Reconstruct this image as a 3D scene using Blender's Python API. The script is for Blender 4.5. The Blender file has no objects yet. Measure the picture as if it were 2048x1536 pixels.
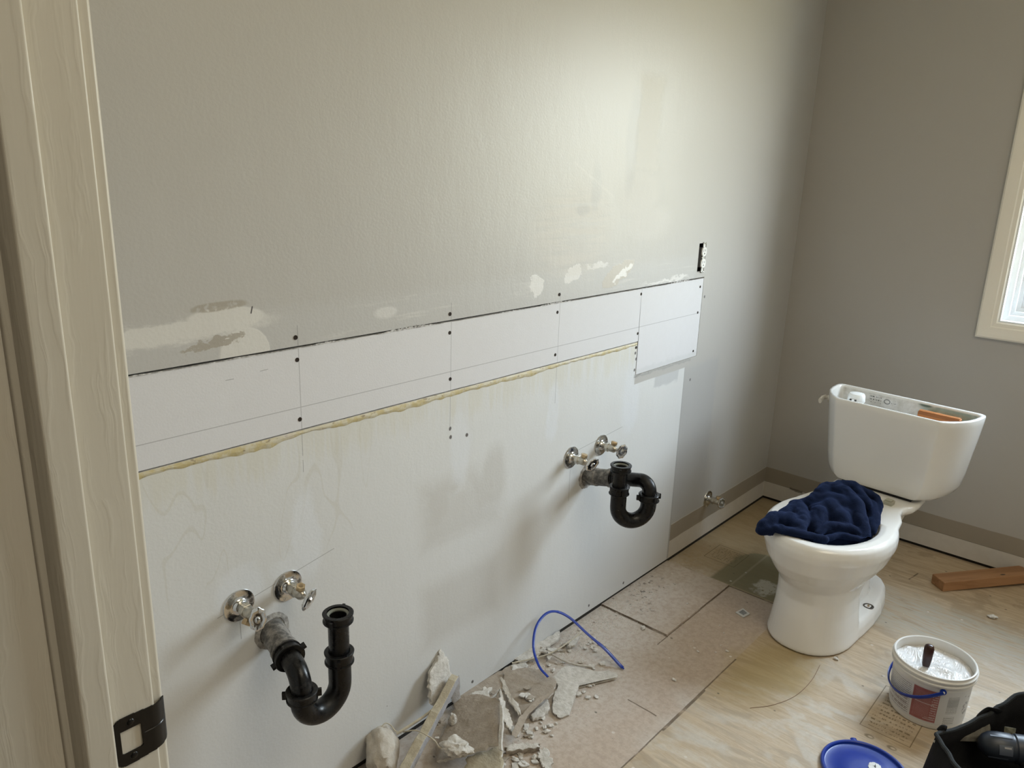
import bpy, bmesh, math, random
import numpy as np
from mathutils import Vector, Matrix, Euler, noise as mnoise

# ------------------------------------------------------------------ camera, light, exposure
scn = bpy.context.scene
COL = scn.collection
F_PX, YAW, PITCH, ROLL = 1558.4986, 0.718477, 0.275632, 0.033969
CAM = Vector((-3.194146, -1.273855, 1.412103))
_cy, _sy, _cp, _sp = math.cos(YAW), math.sin(YAW), math.cos(PITCH), math.sin(PITCH)
FWD = Vector((_cp*_cy, _cp*_sy, -_sp))
_r = Vector((_sy, -_cy, 0)); _u = _r.cross(FWD)
RIGHT = math.cos(ROLL)*_r + math.sin(ROLL)*_u
UP = -math.sin(ROLL)*_r + math.cos(ROLL)*_u
cam_d = bpy.data.cameras.new('camera'); cam = bpy.data.objects.new('camera', cam_d); COL.objects.link(cam)
cam_d.sensor_fit = 'HORIZONTAL'; cam_d.sensor_width = 36.0; cam_d.lens = F_PX/2048*36.0; cam_d.clip_start = 0.01
cam.matrix_world = Matrix(((RIGHT.x, UP.x, -FWD.x, CAM.x), (RIGHT.y, UP.y, -FWD.y, CAM.y), (RIGHT.z, UP.z, -FWD.z, CAM.z), (0, 0, 0, 1)))
scn.camera = cam
vs = scn.view_settings
vs.view_transform = 'Standard'; vs.look = 'None'; vs.gamma = 1.0; vs.use_curve_mapping = False
vs.exposure = 0.0
SKY = 40.0
world = bpy.data.worlds.new('sky'); scn.world = world; world.use_nodes = True
wn = world.node_tree.nodes; wl = world.node_tree.links; wn.clear()
w_tc = wn.new('ShaderNodeTexCoord'); w_sep = wn.new('ShaderNodeSeparateXYZ'); w_ramp = wn.new('ShaderNodeValToRGB')
w_bg = wn.new('ShaderNodeBackground'); w_out = wn.new('ShaderNodeOutputWorld'); w_map = wn.new('ShaderNodeMapRange')
wl.new(w_tc.outputs['Generated'], w_sep.inputs[0]); wl.new(w_sep.outputs['Z'], w_map.inputs[0])
w_map.inputs[1].default_value = -1; w_map.inputs[2].default_value = 1
wl.new(w_map.outputs[0], w_ramp.inputs[0]); wl.new(w_ramp.outputs[0], w_bg.inputs[0]); w_bg.inputs[1].default_value = SKY
wl.new(w_bg.outputs[0], w_out.inputs[0])
_e = w_ramp.color_ramp.elements
_e[0].position = 0.0; _e[0].color = (0.20, 0.18, 0.10, 1)
_e[1].position = 1.0; _e[1].color = (0.58, 0.74, 1.0, 1)
for _p, _c in ((0.46, (0.36, 0.33, 0.21, 1)), (0.52, (0.74, 0.76, 0.74, 1)), (0.60, (0.86, 0.93, 1.0, 1))):
    _q = _e.new(_p); _q.color = _c

def window_portal(name, loc, rot, sx, sy):
    d = bpy.data.lights.new(name, 'AREA'); d.shape = 'RECTANGLE'; d.size = sx; d.size_y = sy
    d.cycles.is_portal = True
    o = bpy.data.objects.new(name, d); o.location = loc; o.rotation_euler = rot; COL.objects.link(o)
WY0, WY1, WZ0, WZ1 = -1.62, -0.765, 0.928, 2.03        # clear opening of the back-wall window
window_portal('window_daylight', (0.17, (WY0+WY1)/2, (WZ0+WZ1)/2), (0, math.pi/2, 0), WZ1-WZ0, WY1-WY0)
# weak warm fill light added in the hall behind the photographer
hl = bpy.data.lights.new('hall_fill', 'AREA'); hl.shape = 'DISK'; hl.size = 0.4; hl.energy = 1.5; hl.color = (1.0, 0.80, 0.55)
hlo = bpy.data.objects.new('hall_fill', hl); hlo.location = (-4.4, -1.5, 2.42); COL.objects.link(hlo)

# unseen fill light added under the ceiling to give the room warm ambient
rl = bpy.data.lights.new('room_fill', 'AREA'); rl.shape = 'DISK'; rl.size = 1.3; rl.energy = 17; rl.color = (1.0, 0.88, 0.69)
rlo = bpy.data.objects.new('room_fill', rl); rlo.location = (-2.1, -1.75, 2.42); COL.objects.link(rlo)

random.seed(7)
# ------------------------------------------------------------------ real-world points measured from the photograph
def ray(px, py): return FWD + RIGHT*((px-1024)/F_PX) - UP*((py-768)/F_PX)
def at_z(px, py, z=0.0):
    d = ray(px, py); return CAM + d*((z-CAM.z)/d.z)
def at_y(px, py, y=0.0):
    d = ray(px, py); return CAM + d*((y-CAM.y)/d.y)

# ------------------------------------------------------------------ material helpers
class NM:
    def __init__(s, name, rough=0.5, spec=0.5, metal=0.0):
        s.m = bpy.data.materials.new(name); s.m.use_nodes = True; s.t = s.m.node_tree
        s.t.nodes.clear(); s.out = s.n('ShaderNodeOutputMaterial'); s.b = s.n('ShaderNodeBsdfPrincipled')
        s.l(s.b.outputs[0], s.out.inputs[0])
        s.b.inputs['Roughness'].default_value = rough; s.b.inputs['Specular IOR Level'].default_value = spec
        s.b.inputs['Metallic'].default_value = metal
        s._p = None
    def n(s, t): return s.t.nodes.new(t)
    def l(s, a, b): s.t.links.new(a, b)
    def put(s, sock, v):
        if isinstance(v, bpy.types.NodeSocket): s.l(v, sock)
        elif isinstance(v, (tuple, list)):
            sock.default_value = tuple(v)+(1,) if (len(v) == 3 and sock.type == 'RGBA') else tuple(v)
        else: sock.default_value = v
    def pos(s, obj=False):
        if obj:
            return s.n('ShaderNodeTexCoord').outputs['Object']
        if s._p is None: s._p = s.n('ShaderNodeNewGeometry').outputs['Position']
        return s._p
    def xyz(s, v):
        a = s.n('ShaderNodeSeparateXYZ'); s.l(v, a.inputs[0]); return a.outputs[0], a.outputs[1], a.outputs[2]
    def cmb(s, x, y, z=0.0):
        a = s.n('ShaderNodeCombineXYZ')
        for i, q in enumerate((x, y, z)): s.put(a.inputs[i], q)
        return a.outputs[0]
    def M(s, op, a, b=None, c=None, clamp=False):
        k = s.n('ShaderNodeMath'); k.operation = op; k.use_clamp = clamp
        s.put(k.inputs[0], a)
        if b is not None: s.put(k.inputs[1], b)
        if c is not None: s.put(k.inputs[2], c)
        return k.outputs[0]
    def vscale(s, v, sc):
        k = s.n('ShaderNodeVectorMath'); k.operation = 'MULTIPLY'; s.l(v, k.inputs[0]); k.inputs[1].default_value = sc
        return k.outputs[0]
    def noise(s, v, scale, detail=3, rough=0.55, dist=0.0):
        k = s.n('ShaderNodeTexNoise'); s.l(v, k.inputs['Vector'])
        k.inputs['Scale'].default_value = scale; k.inputs['Detail'].default_value = detail
        k.inputs['Roughness'].default_value = rough; k.inputs['Distortion'].default_value = dist
        return k.outputs['Fac']
    def step(s, v, lo, hi, a=0.0, b=1.0):
        k = s.n('ShaderNodeMapRange'); k.interpolation_type = 'SMOOTHSTEP'; s.put(k.inputs[0], v)
        k.inputs[1].default_value = lo; k.inputs[2].default_value = hi; k.inputs[3].default_value = a; k.inputs[4].default_value = b
        return k.outputs[0]
    def mix(s, f, a, b):
        k = s.n('ShaderNodeMix'); k.data_type = 'RGBA'; s.put(k.inputs[0], f); s.put(k.inputs[6], a); s.put(k.inputs[7], b)
        return k.outputs[2]
    def mixf(s, f, a, b):
        k = s.n('ShaderNodeMix'); k.data_type = 'FLOAT'; s.put(k.inputs[0], f); s.put(k.inputs[2], a); s.put(k.inputs[3], b)
        return k.outputs[0]
    def bump(s, h, strength=0.3, dist=0.01, prev=None):
        k = s.n('ShaderNodeBump'); k.inputs['Strength'].default_value = strength; k.inputs['Distance'].default_value = dist
        s.put(k.inputs['Height'], h)
        if prev is not None: s.l(prev, k.inputs['Normal'])
        return k.outputs[0]
    # masks over 2D coordinates U,V (sockets)
    def box(s, U, V, u0, u1, v0, v1, soft=0.004):
        du = s.M('SUBTRACT', s.M('ABSOLUTE', s.M('SUBTRACT', U, (u0+u1)/2)), abs(u1-u0)/2)
        dv = s.M('SUBTRACT', s.M('ABSOLUTE', s.M('SUBTRACT', V, (v0+v1)/2)), abs(v1-v0)/2)
        return s.step(s.M('MAXIMUM', du, dv), -soft, soft, 1.0, 0.0)
    def ell(s, U, V, cu, cv, ru, rv, soft=0.2, rot=0.0):
        a = s.M('SUBTRACT', U, cu); b = s.M('SUBTRACT', V, cv); c, n = math.cos(rot), math.sin(rot)
        p = s.M('ADD', s.M('MULTIPLY', a, c/ru), s.M('MULTIPLY', b, n/ru))
        q = s.M('ADD', s.M('MULTIPLY', a, -n/rv), s.M('MULTIPLY', b, c/rv))
        d = s.M('SQRT', s.M('ADD', s.M('MULTIPLY', p, p), s.M('MULTIPLY', q, q)))
        return s.step(d, 1-soft, 1+soft, 1.0, 0.0)
    def seg(s, U, V, a, b, w=0.001, soft=0.0008):
        ax, ay = a; dx, dy = b[0]-a[0], b[1]-a[1]; L2 = dx*dx+dy*dy
        pu = s.M('SUBTRACT', U, ax); pv = s.M('SUBTRACT', V, ay)
        t = s.M('ADD', s.M('MULTIPLY', pu, dx/L2), s.M('MULTIPLY', pv, dy/L2), clamp=True)
        eu = s.M('SUBTRACT', pu, s.M('MULTIPLY', t, dx)); ev = s.M('SUBTRACT', pv, s.M('MULTIPLY', t, dy))
        d = s.M('SQRT', s.M('ADD', s.M('MULTIPLY', eu, eu), s.M('MULTIPLY', ev, ev)))
        return s.step(d, w, w+soft, 1.0, 0.0)
    def mx(s, *a):
        r = a[0]
        for q in a[1:]: r = s.M('MAXIMUM', r, q)
        return r
    def mul(s, a, b): return s.M('MULTIPLY', a, b)
    def fin(s, color, rough=None, normal=None):
        s.put(s.b.inputs['Base Color'], color)
        if rough is not None: s.put(s.b.inputs['Roughness'], rough)
        if normal is not None: s.l(normal, s.b.inputs['Normal'])
        return s.m

def simple(name, color, rough=0.5, metal=0.0, spec=0.5, bscale=None, bstr=0.2, var=0.0, vscale=8.0, color2=None, bdist=0.004, obj=True):
    k = NM(name, rough, spec, metal)
    p = k.pos(obj)
    c = color
    if var > 0:
        f = k.noise(p, vscale, 5)
        c2 = color2 or tuple(max(0, q*(1-var)) for q in color)
        c = k.mix(k.step(f, 0.35, 0.65), color, c2)
    nrm = k.bump(k.noise(p, bscale, 4), bstr, bdist) if bscale else None
    return k.fin(c, None, nrm)

# ------------------------------------------------------------------ mesh helpers
def obj(name, bm, mats, parent=None, smooth=False, bevel=0.0, angle=35):
    me = bpy.data.meshes.new(name); bm.normal_update(); bm.to_mesh(me); bm.free()
    if not isinstance(mats, (list, tuple)): mats = [mats]
    for m in mats: me.materials.append(m)
    if smooth:
        for p in me.polygons: p.use_smooth = True
    o = bpy.data.objects.new(name, me); COL.objects.link(o)
    if parent: o.parent = parent
    if bevel > 0:
        b = o.modifiers.new('bevel', 'BEVEL'); b.width = bevel; b.segments = 2; b.limit_method = 'ANGLE'; b.angle_limit = math.radians(angle)
        b.harden_normals = False
    if smooth and angle < 180:
        me.set_sharp_from_angle(angle=math.radians(angle)) if hasattr(me, 'set_sharp_from_angle') else None
    return o
def tag(o, label=None, cat=None, group=None, kind=None):
    if label: o['label'] = label
    if cat: o['category'] = cat
    if group: o['group'] = group
    if kind: o['kind'] = kind
    return o
def empty(name, loc, rz=0.0, label=None, cat=None, group=None, kind=None):
    o = bpy.data.objects.new(name, None); COL.objects.link(o); o.location = loc; o.rotation_euler = (0, 0, rz)
    o.empty_display_size = 0.02
    return tag(o, label, cat, group, kind)
def box_bm(bm, x0, x1, y0, y1, z0, z1, mi=0):
    vs_ = [bm.verts.new((x, y, z)) for x in (x0, x1) for y in (y0, y1) for z in (z0, z1)]
    for q in ((0, 1, 3, 2), (4, 6, 7, 5), (0, 4, 5, 1), (2, 3, 7, 6), (0, 2, 6, 4), (1, 5, 7, 3)):
        f = bm.faces.new([vs_[i] for i in q]); f.material_index = mi
    return vs_
def loft(bm, rings, cap0=True, cap1=True, mi=0, close=True):
    R_ = [[bm.verts.new(p) for p in r] for r in rings]; n = len(rings[0])
    for a, b in zip(R_, R_[1:]):
        for i in range(n if close else n-1):
            j = (i+1) % n
            f = bm.faces.new((a[i], a[j], b[j], b[i])); f.material_index = mi
    if cap0: bm.faces.new(list(reversed(R_[0]))).material_index = mi
    if cap1: bm.faces.new(R_[-1]).material_index = mi
    return R_
def lathe(bm, prof, n=32, M=Matrix.Identity(4), mi=0, cap0=True, cap1=True, close=True):
    rings = [[M @ Vector((r*math.cos(2*math.pi*i/n), r*math.sin(2*math.pi*i/n), z)) for i in range(n)] for r, z in prof]
    return loft(bm, rings, cap0, cap1, mi)
def aim(p, d):
    q = Vector(d).normalized().to_track_quat('Z', 'Y').to_matrix().to_4x4(); return Matrix.Translation(p) @ q
def tube(bm, pts, rad, n=16, mi=0, caps=True, flat=None, up=None):
    pts = [Vector(p) for p in pts]
    if not isinstance(rad, (list, tuple)): rad = [rad]*len(pts)
    T = [((pts[min(i+1, len(pts)-1)]-pts[max(i-1, 0)]).normalized()) for i in range(len(pts))]
    ref = Vector(up) if up else (Vector((0, 0, 1)) if abs(T[0].z) < 0.9 else Vector((1, 0, 0)))
    nn = (ref - T[0]*ref.dot(T[0])).normalized(); rings = []
    for i, p in enumerate(pts):
        nn = (nn - T[i]*nn.dot(T[i])).normalized(); bb = T[i].cross(nn)
        fx, fy = flat or (1, 1)
        rings.append([p + (nn*math.cos(2*math.pi*k/n)*fx + bb*math.sin(2*math.pi*k/n)*fy)*rad[i] for k in range(n)])
    return loft(bm, rings, caps, caps, mi)
def spline(pts, n=8):
    pts = [Vector(p) for p in pts]; out = []
    P_ = [pts[0]*2-pts[1]] + pts + [pts[-1]*2-pts[-2]]
    for i in range(1, len(P_)-2):
        a, b, c, d = P_[i-1:i+3]
        for k in range(n):
            t = k/n; out.append(0.5*((2*b)+(c-a)*t+(2*a-5*b+4*c-d)*t*t+(3*b-a-3*c+d)*t**3))
    out.append(pts[-1]); return out
def remeshed(name, bm, voxel, smooth_it, mat, parent=None, extra=None, sub=0):
    bmesh.ops.recalc_face_normals(bm, faces=bm.faces)
    o = obj(name+'_raw', bm, mat)
    r = o.modifiers.new('r', 'REMESH'); r.mode = 'VOXEL'; r.voxel_size = voxel
    s = o.modifiers.new('s', 'SMOOTH'); s.iterations = smooth_it; s.factor = 0.5
    dg = bpy.context.evaluated_depsgraph_get(); me = bpy.data.meshes.new_from_object(o.evaluated_get(dg)); me.name = name
    bpy.data.objects.remove(o)
    if extra:
        for v in me.vertices: v.co = extra(v.co.copy(), v.normal.copy())
    me.materials.clear(); me.materials.append(mat)
    for p in me.polygons: p.use_smooth = True
    n = bpy.data.objects.new(name, me); COL.objects.link(n)
    if parent: n.parent = parent
    return n

# ------------------------------------------------------------------ materials: walls
def pencil_lines(k, X, Z):
    L = []
    for a, b in (((-2.367, 0.835), (-2.367, 1.10)), ((-2.367, 0.80), (-2.367, 0.825)), ((-1.958, 0.80), (-1.958, 1.10)), ((-1.553, 0.775), (-1.553, 1.085)), ((-1.148, 0.87), (-1.148, 1.058)),
                 ((-2.95, 0.937), (-0.765, 0.937))):
        L.append(k.seg(X, Z, a, b, 0.0004, 0.0008))
    return L

def wall_material(main=True):
    k = NM('painted_drywall' if main else 'back_wall_paint', 0.42, 0.5)
    p = k.pos(); x, y, z = k.xyz(p)
    X, Z = (x, z) if main else (y, z)
    wob = k.M('MULTIPLY', k.M('SUBTRACT', k.noise(p, 9, 4), 0.5), 0.05)
    wob2 = k.M('MULTIPLY', k.M('SUBTRACT', k.noise(k.vscale(p, (1, 1, 3)), 23, 5), 0.5), 0.03)
    Xw, Zw = k.M('ADD', X, wob), k.M('ADD', Z, wob2)
    wr = k.M('MULTIPLY', k.M('SUBTRACT', k.noise(p, 42, 5, .65), 0.5), 0.05); wr2 = k.M('MULTIPLY', k.M('SUBTRACT', k.noise(k.vscale(p, (1, 1, 1.7)), 37, 5, .65), 0.5), 0.05)
    Xr, Zr = k.M('ADD', Xw, wr), k.M('ADD', Zw, wr2)
    Xf = k.M('ADD', X, k.mul(wob2, 0.25)); Zf = k.M('ADD', Z, k.mul(wob, 0.12))
    grey = (0.475, 0.465, 0.445)
    base = k.mix(k.noise(p, 1.7, 3), grey, tuple(c*0.95 for c in grey))
    rough = 0.36
    stiple = k.noise(p, 170, 2, 0.5)
    bump = k.bump(stiple, 0.07, 0.004, k.bump(k.noise(k.vscale(p, (1, 1, .5)), 11, 3), 0.10, 0.012))
    taupe = (0.30, 0.26, 0.205); bare = (0.60, 0.56, 0.50)
    if not main:
        base = (0.43, 0.41, 0.38)
        c = k.mix(k.step(Zf, 0.151, 0.153, 1, 0), base, taupe)
        c = k.mix(k.step(Zf, 0.085, 0.088, 1, 0), c, k.mix(k.noise(p, 30, 4), bare, (0.50, 0.46, 0.40)))
        c = k.mix(k.mul(k.seg(X, Z, (-3, 0.086), (0, 0.086), 0.0006, 0.001), 0.7), c, (0.10, 0.08, 0.06))
        c = k.mix(k.mul(k.box(k.M('ADD', X, k.mul(wob2, .5)), Zw, -0.17, -0.115, 0.078, 0.088, 0.003), .8), c, (0.07, 0.05, 0.04))
        return k.fin(c, 0.5, bump)
    white = (0.68, 0.69, 0.69)
    # joint-compound smears on the grey paint
    mud = (0.64, 0.63, 0.60); mud2 = (0.56, 0.55, 0.53)
    c = base
    soft_band = k.box(Xw, Zw, -3.0, -0.83, 1.05, 1.135, 0.02)
    c = k.mix(k.mul(soft_band, 0.55), c, (0.50, 0.50, 0.495))
    streak = k.noise(k.vscale(p, (5, 1, 60)), 1.0, 4)
    c = k.mix(k.mul(k.mul(soft_band, k.step(streak, 0.55, 0.72)), 0.5), c, mud)
    m = k.mx(k.ell(Xr, k.M('ADD', Zw, k.mul(wr2, .4)), -2.62, 1.118, 0.20, 0.019, 0.25, 0.02), k.ell(Xf, Zf, -2.51, 1.132, 0.075, 0.020, 0.10, -0.05),
             k.mul(k.ell(Xf, Zf, -2.478, 1.062, 0.05, 0.050, 0.05), k.step(Zf, 1.04, 1.06)))
    c = k.mix(k.mul(m, 0.9), c, mud)
    # torn beige paper around the smear
    tear = k.mx(k.mul(k.ell(Xr, Zf, -2.525, 1.155, 0.045, 0.008, 0.2), k.step(k.noise(p, 60, 2), .35, .5)), k.mul(k.ell(Xr, Zr, -2.535, 1.092, 0.06, 0.007, 0.15, 0.12), 1.0))
    c = k.mix(k.mul(tear, 0.9), c, (0.36, 0.33, 0.28))
    c = k.mix(k.seg(X, Z, (-2.462, 1.136), (-2.459, 1.147), 0.0008, 0.001), c, (0.06, 0.05, 0.05))
    # patches right of centre
    m2 = k.mx(k.ell(Xr, Zr, -1.655, 1.112, 0.026, 0.026, 0.12), k.ell(Xr, Zr, -1.50, 1.130, 0.040, 0.022, 0.10, 0.3), k.ell(Xr, Zr, -1.385, 1.143, 0.05, 0.008, 0.3), k.ell(Xr, Zr, -0.93, 1.072, 0.05, 0.009, 0.3), k.ell(Xr, Zr, -1.0, 1.068, 0.12, 0.005, 0.5),
              k.mul(k.ell(Xf, Zf, -2.15, 1.10, 0.03, 0.012, 0.3), .6))
    c = k.mix(k.mul(m2, 0.8), c, (0.70, 0.69, 0.67))
    rip = k.ell(k.M('ADD', Xw, k.mul(wr, .5)), k.M('ADD', Zw, k.mul(wr2, .4)), -1.285, 1.112, 0.085, 0.026, 0.06, 0.35)
    c = k.mix(rip, c, (0.50, 0.47, 0.42))
    c = k.mix(k.mul(rip, k.ell(Xr, Zr, -1.262, 1.114, 0.055, 0.011, 0.1, 0.42)), c, (0.74, 0.73, 0.71))
    # broad skimmed areas higher up, smoother and paler
    skim = k.mx(k.box(Xr, Zr, -1.235, -1.12, 1.40, 1.66, 0.02), k.ell(Xw, Zw, -1.20, 1.335, 0.10, 0.075, 0.35), k.ell(Xw, Zw, -1.14, 1.25, 0.12, 0.05, 0.5))
    c = k.mix(k.mul(skim, 0.30), c, (0.66, 0.64, 0.60))
    warm = k.mul(k.ell(Xw, Zw, -1.50, 1.24, 0.16, 0.12, 0.35), k.step(streak, 0.3, 0.6))
    c = k.mix(k.mul(warm, 0.5), c, (0.60, 0.57, 0.52))
    dull = k.mul(k.mx(k.ell(Xw, Zw, -1.42, 1.36, 0.02, 0.06, 0.4), k.ell(Xw, Zw, -1.47, 1.30, 0.03, 0.015, 0.4), k.ell(Xw, Zw, -1.26, 1.49, 0.03, 0.14, 0.4)), 0.5)
    c = k.mix(dull, c, (0.40, 0.40, 0.40))
    arc = k.mul(k.seg(Xf, Zf, (-1.52, 1.42), (-1.33, 1.33), 0.002, 0.004), 0.12)
    c = k.mix(arc, c, (0.62, 0.6, 0.56))
    # white, never painted panel that stood behind the vanity
    panel = k.mx(k.box(X, Z, -3.0, -1.150, -0.1, 0.885, 0.0012), k.box(X, Zf, -1.155, -0.832, -0.1, 0.752, 0.0012))
    wcol = k.mix(k.noise(p, 2.2, 4), white, (0.62, 0.625, 0.62))
    # cream tint near the top edge where the old backsplash glue ran
    runs = k.mul(k.noise(k.vscale(p, (45, 1, 3)), 1.0, 3, 0.6, 0.6), k.step(Zw, 0.70, 0.88))
    wcol = k.mix(k.step(runs, 0.30, 0.55, 0, 0.45), wcol, (0.60, 0.58, 0.49))
    squig = k.M('ABSOLUTE', k.M('SUBTRACT', k.noise(k.vscale(p, (9, 1, 2.2)), 1.0, 1, .4, 1.2), 0.52))
    wcol = k.mix(k.mul(k.mul(k.step(squig, 0.004, 0.012, 1, 0), k.box(Xw, Zw, -2.8, -2.2, 0.62, 0.87, 0.03)), 0.22), wcol, (0.48, 0.45, 0.36))
    # dull greyish rubbed rectangles
    sm = k.mx(k.mul(k.box(Xw, Zw, -2.045, -1.765, 0.535, 0.665, 0.04), k.step(k.noise(p, 5, 3), .3, .52)), k.mul(k.box(Xf, Zw, -2.045, -1.775, 0.50, 0.63, 0.03), .75), k.mul(k.ell(Xw, Zw, -1.80, 0.62, .05, .09, .4), .9), k.mul(k.box(Xw, k.M('SUBTRACT', Zf, k.mul(X, -0.0)), -2.045, -1.77, 0.225, 0.395, 0.035), 0.8))
    wcol = k.mix(k.mul(sm, 0.55), wcol, (0.47, 0.45, 0.415))
    # bluish-white spackle ovals
    sp = k.mx(k.ell(Xw, Zw, -2.365, 0.66, 0.032, 0.10, 0.25, 0.05), k.mul(k.ell(Xw, Zw, -2.40, 0.60, 0.05, 0.035, 0.3), .8), k.ell(Xw, Zw, -2.52, 0.60, 0.05, 0.045, 0.3), k.ell(Xw, Zw, -1.92, 0.735, 0.032, 0.09, 0.35),
              k.ell(Xw, Zw, -1.56, 0.75, 0.028, 0.085, 0.25), k.ell(Xw, Zw, -1.165, 0.70, 0.05, 0.10, 0.4))
    wcol = k.mix(k.mul(sp, 0.65), wcol, (0.70, 0.725, 0.76))
    gp = k.box(Xw, Zw, -1.03, -0.875, 0.715, 0.775, 0.006)
    wcol = k.mix(k.mul(gp, 0.8), wcol, (0.49, 0.50, 0.51))
    wcol = k.mix(k.mul(k.box(Xw, Zf, -1.15, -0.85, 0.765, 0.80, 0.006), 0.8), wcol, (0.63, 0.64, 0.65))
    c = k.mix(panel, c, wcol)
    grout = k.mul(k.mul(k.step(k.M('ABSOLUTE', k.M('SUBTRACT', Z, k.mul(k.M('ADD', k.noise(p, 14, 4), 0.0), 0.03))), 0.0, 0.02, 0, 1), k.box(Xw, Zw, -1.15, -0.80, 0.772, 0.782, 0.002)), 0.5)
    c = k.mix(grout, c, (0.30, 0.30, 0.30))
    # right of the panel: grey-blue paint, taupe band where the old baseboard was, bare strip under it
    rightz = k.step(X, -0.833, -0.831)
    c = k.mix(k.mul(k.mul(rightz, k.step(Zw, 0.735, 0.765, 1, 0)), k.mul(k.step(Xw, -0.60, -0.57, 1, 0), 0.5)), c, (0.40, 0.405, 0.41))
    base_r = k.mul(k.step(X, -0.8245, -0.8225), k.step(Zf, 0.151, 0.1535, 1, 0))
    c = k.mix(base_r, c, taupe)
    low = k.mul(k.step(Xf, -0.824, -0.820), k.step(Zf, 0.0845, 0.0875, 1, 0))
    c = k.mix(low, c, k.mix(k.noise(p, 30, 4), (0.62, 0.58, 0.52), (0.54, 0.50, 0.44)))
    c = k.mix(k.seg(X, Z, (-0.831, 0.75), (-0.8235, 0.086), 0.0006, 0.0012), c, (0.35, 0.35, 0.34))
    c = k.mix(k.mul(k.mul(k.step(Zf, 0.153, 0.157, 1, 0), k.step(Zf, 0.150, 0.153)), k.mul(k.step(X, -0.82, -0.818), .7)), c, (0.60, 0.58, 0.54))
    L = pencil_lines(k, X, Z)
    L += [k.seg(X, Z, (-2.57, 0.556), (-2.30, 0.604), 0.0004, 0.0008), k.seg(X, Z, (-2.525, 0.49), (-2.525, 0.53), 0.0005, 0.0008),
          k.seg(X, Z, (-1.50, 0.598), (-1.20, 0.622), 0.0004, 0.0008), k.seg(X, Z, (-1.464, 0.45), (-1.464, 0.55), 0.0004, 0.0008),
          k.seg(X, Z, (-1.15, 0.775), (-1.07, 0.79), 0.0008, 0.0010), k.seg(X, Z, (-1.07, 0.775), (-1.07, 0.798), 0.0008, 0.0010)]
    pen = k.mul(k.mx(*L), 0.55)
    c = k.mix(pen, c, (0.17, 0.17, 0.17))
    # pock marks and nail holes
    v = k.n('ShaderNodeTexVoronoi'); k.l(p, v.inputs['Vector']); v.inputs['Scale'].default_value = 5.5
    dots = k.mul(k.step(v.outputs['Distance'], 0.010, 0.014, 1, 0), panel)
    dots = k.mx(dots, *[k.ell(Xf, Z, a, b, 0.0045, 0.005, 0.3) for a, b in ((-1.955, 0.773), (-1.957, 0.795), (-1.90, 0.765), (-1.32, 0.035), (-1.12, 0.035), (-1.86, 0.035), (-0.74, 0.99), (-0.785, 0.70), (-1.155, 0.80), (-1.15, 0.835), (-1.157, 0.855))])
    c = k.mix(dots, c, (0.12, 0.11, 0.11))
    rough = k.mixf(panel, k.mixf(k.mx(skim, m, m2, warm), 0.43, 0.50), k.mixf(sp, 0.50, 0.30))
    rough = k.mixf(sm, rough, 0.75)
    ridges = k.mx(m, m2, rip, skim, k.mul(soft_band, 0.4))
    nb = k.bump(k.M('ADD', ridges, k.mul(k.noise(k.vscale(p, (2, 1, 1)), 30, 4), 0.35)), 0.10, 0.004, bump)
    return k.fin(c, rough, nb)

M_wall = wall_material(True)
M_back = wall_material(False)
M_dark = simple('cavity_shade', (0.02, 0.017, 0.014), 0.9)  # near-black colour stands in for the shade behind the wall gaps
M_plain = simple('room_paint', (0.44, 0.42, 0.39), 0.5, bscale=150, bstr=0.1, obj=False)
M_ceil = simple('ceiling_paint', (0.72, 0.70, 0.66), 0.8, bscale=90, bstr=0.2, obj=False)
M_hall = simple('hall_paint', (0.60, 0.54, 0.45), 0.7, obj=False)
M_hfloor = simple('hall_floor', (0.34, 0.26, 0.18), 0.5, obj=False)
M_gyp_edge = simple('gypsum_edge', (0.62, 0.60, 0.56), 0.9, bscale=300, bstr=0.6, var=0.3, vscale=60)

# ------------------------------------------------------------------ room shell
H = 2.44
def struct(name, bm, m, parent=None, **kw):
    o = obj(name, bm, m, parent, **kw)
    if parent is None: o['kind'] = 'structure'
    return o
def grid_wall(xs, zs, hole, P, depth):
    """front faces on a plane with holes; P(u, w, d) -> point, d = depth behind the face"""
    bm = bmesh.new(); xs = sorted(xs); zs = sorted(zs)
    solid = {}
    for i in range(len(xs)-1):
        for j in range(len(zs)-1):
            solid[i, j] = not hole((xs[i]+xs[i+1])/2, (zs[j]+zs[j+1])/2)
    V = {}
    def v(i, j, d):
        if (i, j, d) not in V: V[i, j, d] = bm.verts.new(P(xs[i], zs[j], depth if d else 0))
        return V[i, j, d]
    for (i, j), s in solid.items():
        if not s: continue
        bm.faces.new((v(i, j, 0), v(i+1, j, 0), v(i+1, j+1, 0), v(i, j+1, 0)))
        bm.faces.new((v(i, j, 1), v(i, j+1, 1), v(i+1, j+1, 1), v(i+1, j, 1)))
        for di, dj, a, b in ((-1, 0, (i, j), (i, j+1)), (1, 0, (i+1, j), (i+1, j+1)), (0, -1, (i, j), (i+1, j)), (0, 1, (i, j+1), (i+1, j+1))):
            if not solid.get((i+di, j+dj), False):
                f = bm.faces.new((v(*a, 0), v(*b, 0), v(*b, 1), v(*a, 1))); f.material_index = 1
    bmesh.ops.recalc_face_normals(bm, faces=bm.faces)
    return bm
XL = -2.9
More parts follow.
